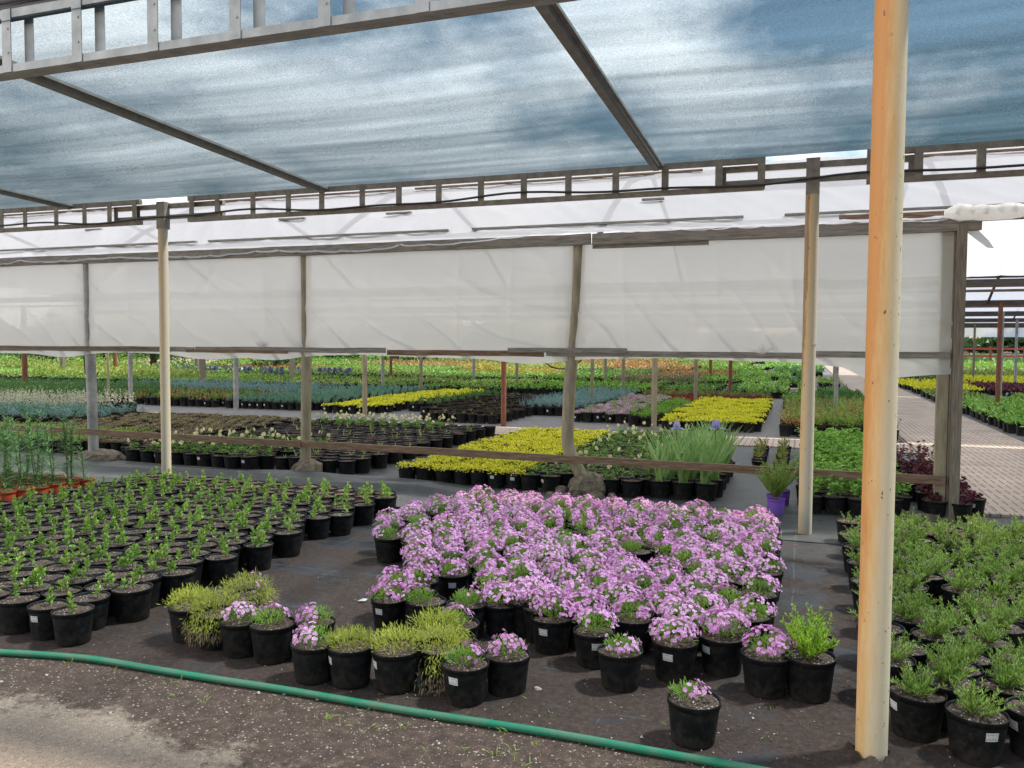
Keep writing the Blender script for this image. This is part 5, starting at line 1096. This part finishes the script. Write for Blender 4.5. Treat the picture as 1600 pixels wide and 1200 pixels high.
# right of the tiled path
fbed(3.62,5.3,15.2,24.6,M_hos,.20,.22,11,label='green leafy pot rows beside the tiled path, nearest on that side',w=.05)
fbed(5.5,9.5,17.5,27,M_ros,.20,.26,10,label='dull green low rows behind the leafy pot rows',w=.05)
fbed(3.62,4.9,25.2,29.5,M_ygreen,.12,.28,10,label='low yellow green rows right of the path',w=.05)
fbed(3.62,5.7,30.4,38.5,M_yel,.10,.3,11,label='solid yellow strip right of the path',w=.06)
fbed(5.9,8,30.4,36,M_heu,.14,.3,9,label='dark purple strip beside the yellow one',w=.06)
fbed(6.2,16,37.0,45,M_yel,.10,.34,11,label='wide yellow carpet bed in the open bays',w=.07)
fbed(8.3,16,28.5,36,M_green,.16,.34,9,label='dull green rows before the wide yellow bed',w=.06)
fbed(3.7,6.0,39.5,56,M_green,.55,.42,18,label='dark hedge like rows right of the path',w=.08)
fbed(6.3,24,46,58,M_ygreen,.35,.55,12,label='yellow green rows beyond the wide yellow bed',w=.1)
fbed(6.0,40,59,73,M_bright,.4,.8,12,label='pale green rows before the red fence',w=.14)
fbed(3.7,50,78,115,M_green,.6,1.1,10,label='hazy green rows beyond the red fence',w=.2)

def tree(x,y,h,w,label,mat,seed,name='tree',nl=5200,lf=.16,cat='tree'):
    r=np.random.default_rng(seed); o=link(name,None,loc=(x,y,0)); tag(o,label,cat,'trees and bushes closing the view')
    b=MB(); hz=h*.35; b.tube([(0,0,0),(.04*w,.02,hz*.6),(.02,.05,h*.7)],[w*.05,w*.04,w*.012],9,0); tips=[]
    for k in range(9):
        a=r.uniform(0,6.28); z0=r.uniform(.18,.55)*h; L_=w*r.uniform(.28,.5); p=np.array([.02,.02,z0]); e=p+[math.cos(a)*L_,math.sin(a)*L_,r.uniform(.15,.35)*h]
        b.tube([p,(p+e)/2+[0,0,-.04*h],e],[w*.022,w*.015,w*.005],6,0); tips.append(e)
    link('trunk',b.mesh('trunk',[M_bark],True),o)
    c=MB(); n=46; C=[]
    for k in range(n):
        a=r.uniform(0,6.28); q=math.sqrt(r.uniform(0,1)); z=r.uniform(.12,1); C.append([math.cos(a)*q*w*.5*(1.05-.5*abs(z-.45)),math.sin(a)*q*w*.5*(1.05-.5*abs(z-.45)),z*h*.95])
    C=np.array(C); per=nl//n
    for p in C:
        s=w*r.uniform(.07,.13); P=p+np.clip(r.normal(0,1,(per,3)),-1.9,1.9)*s*[1,1,.75]; c.leaves(P,rdir(per,-.6,1),lf*r.uniform(.6,1.2,per),lf*.5,0)
    link('crown',c.mesh('crown',[mat]),o)
TR=[(-46,34,3.6,5.0,'loose green bush at the left end of the view behind yellow shrubs',M_green),(-41.5,36,3.2,4.6,'dark leafy bush left of the sandy bank',M_dark),(-38.2,36.5,3.4,4.2,'light green bush left of the sandy bank',M_bright),(-35.5,37.5,3.3,4.2,'dark green bush right behind the thin drip cable',M_green),(-32.8,38.4,3.5,4.4,'round bush beside the sandy bank with pale flecks',M_col),(-29.5,41,3.0,3.6,'dark bush at the left rim of the sandy bank',M_dark)]
for i,(x,y,h,w,lb,m) in enumerate(TR): tree(x,y,h,w,lb,m,100+i)
for i,x in enumerate(np.arange(-58,-16,6.2)):
    lb=f"dark background tree, {ordn(i)} counting from the far end by the bushes"
    tree(x+2*math.sin(i*2.1),62+3*math.sin(i),6+1.5*math.sin(i*1.7),7,lb,M_dark if i%2 else M_green,200+i,nl=3600,lf=.32)
fbed(-40,-31,30.2,32.8,M_ygreen,.75,.36,26,name='shrub_bank',label='bank of yellow green shrubs before the far bushes',w=.07)
fbed(-31,-23.5,25.5,28.5,M_ygreen,.6,.36,24,name='shrub_bank',label='yellow green shrub bank at the left end behind the silver plants',w=.07)
# blue covered stacks of trays far left
b=MB()
for k in range(60):
    x=-33+k*.22+rng.normal(0,.05); z=.18+rng.uniform(0,.10); y=33.2+rng.uniform(0,1.2); lump(b,(x,y,0),(.16,.14,z+.2),400+k,8)
tag(obj('pot_stacks',b,solid('blue black plastic',(.02,.025,.07),(.07,.08,.16),scale=3,rough=.35)),'long heap of blue black empty pots and sacks before the far bushes','pots',kind='stuff')
b=MB(); V,F=grid(-45,-37.5,42.5,49.5,60,20,lambda X,Y:.10+.45*np.exp(-((Y-46)/2.5)**2)*np.exp(-((X+41.2)/3)**4)+.05*fbm(X,Y,77,3,1.5)); b.add(V,F); tag(obj('sand_bank',b,solid('dry sand',(.26,.20,.14),(.38,.30,.21),scale=2,rough=.95),smooth=True),None,None,kind='structure')
# far line of woods all round the horizon
b=MB(); n=30000; a=rng.uniform(-1.35,1.1,n); rr=rng.uniform(230,262,n); X=np.sin(a)*rr; Y=np.cos(a)*rr+20
Z=rng.uniform(0,1,n)**.8*(6.5+2.5*np.sin(a*23)+1.5*np.sin(a*61)); b.leaves(np.stack([X,Y,Z],1),rdir(n,-.3,1),2.6,1.7,0)
tag(obj('woods',b,M_dark),'distant line of woods along the horizon','woods',kind='stuff')
print('objects',len(bpy.data.objects),'meshes',len(bpy.data.meshes))
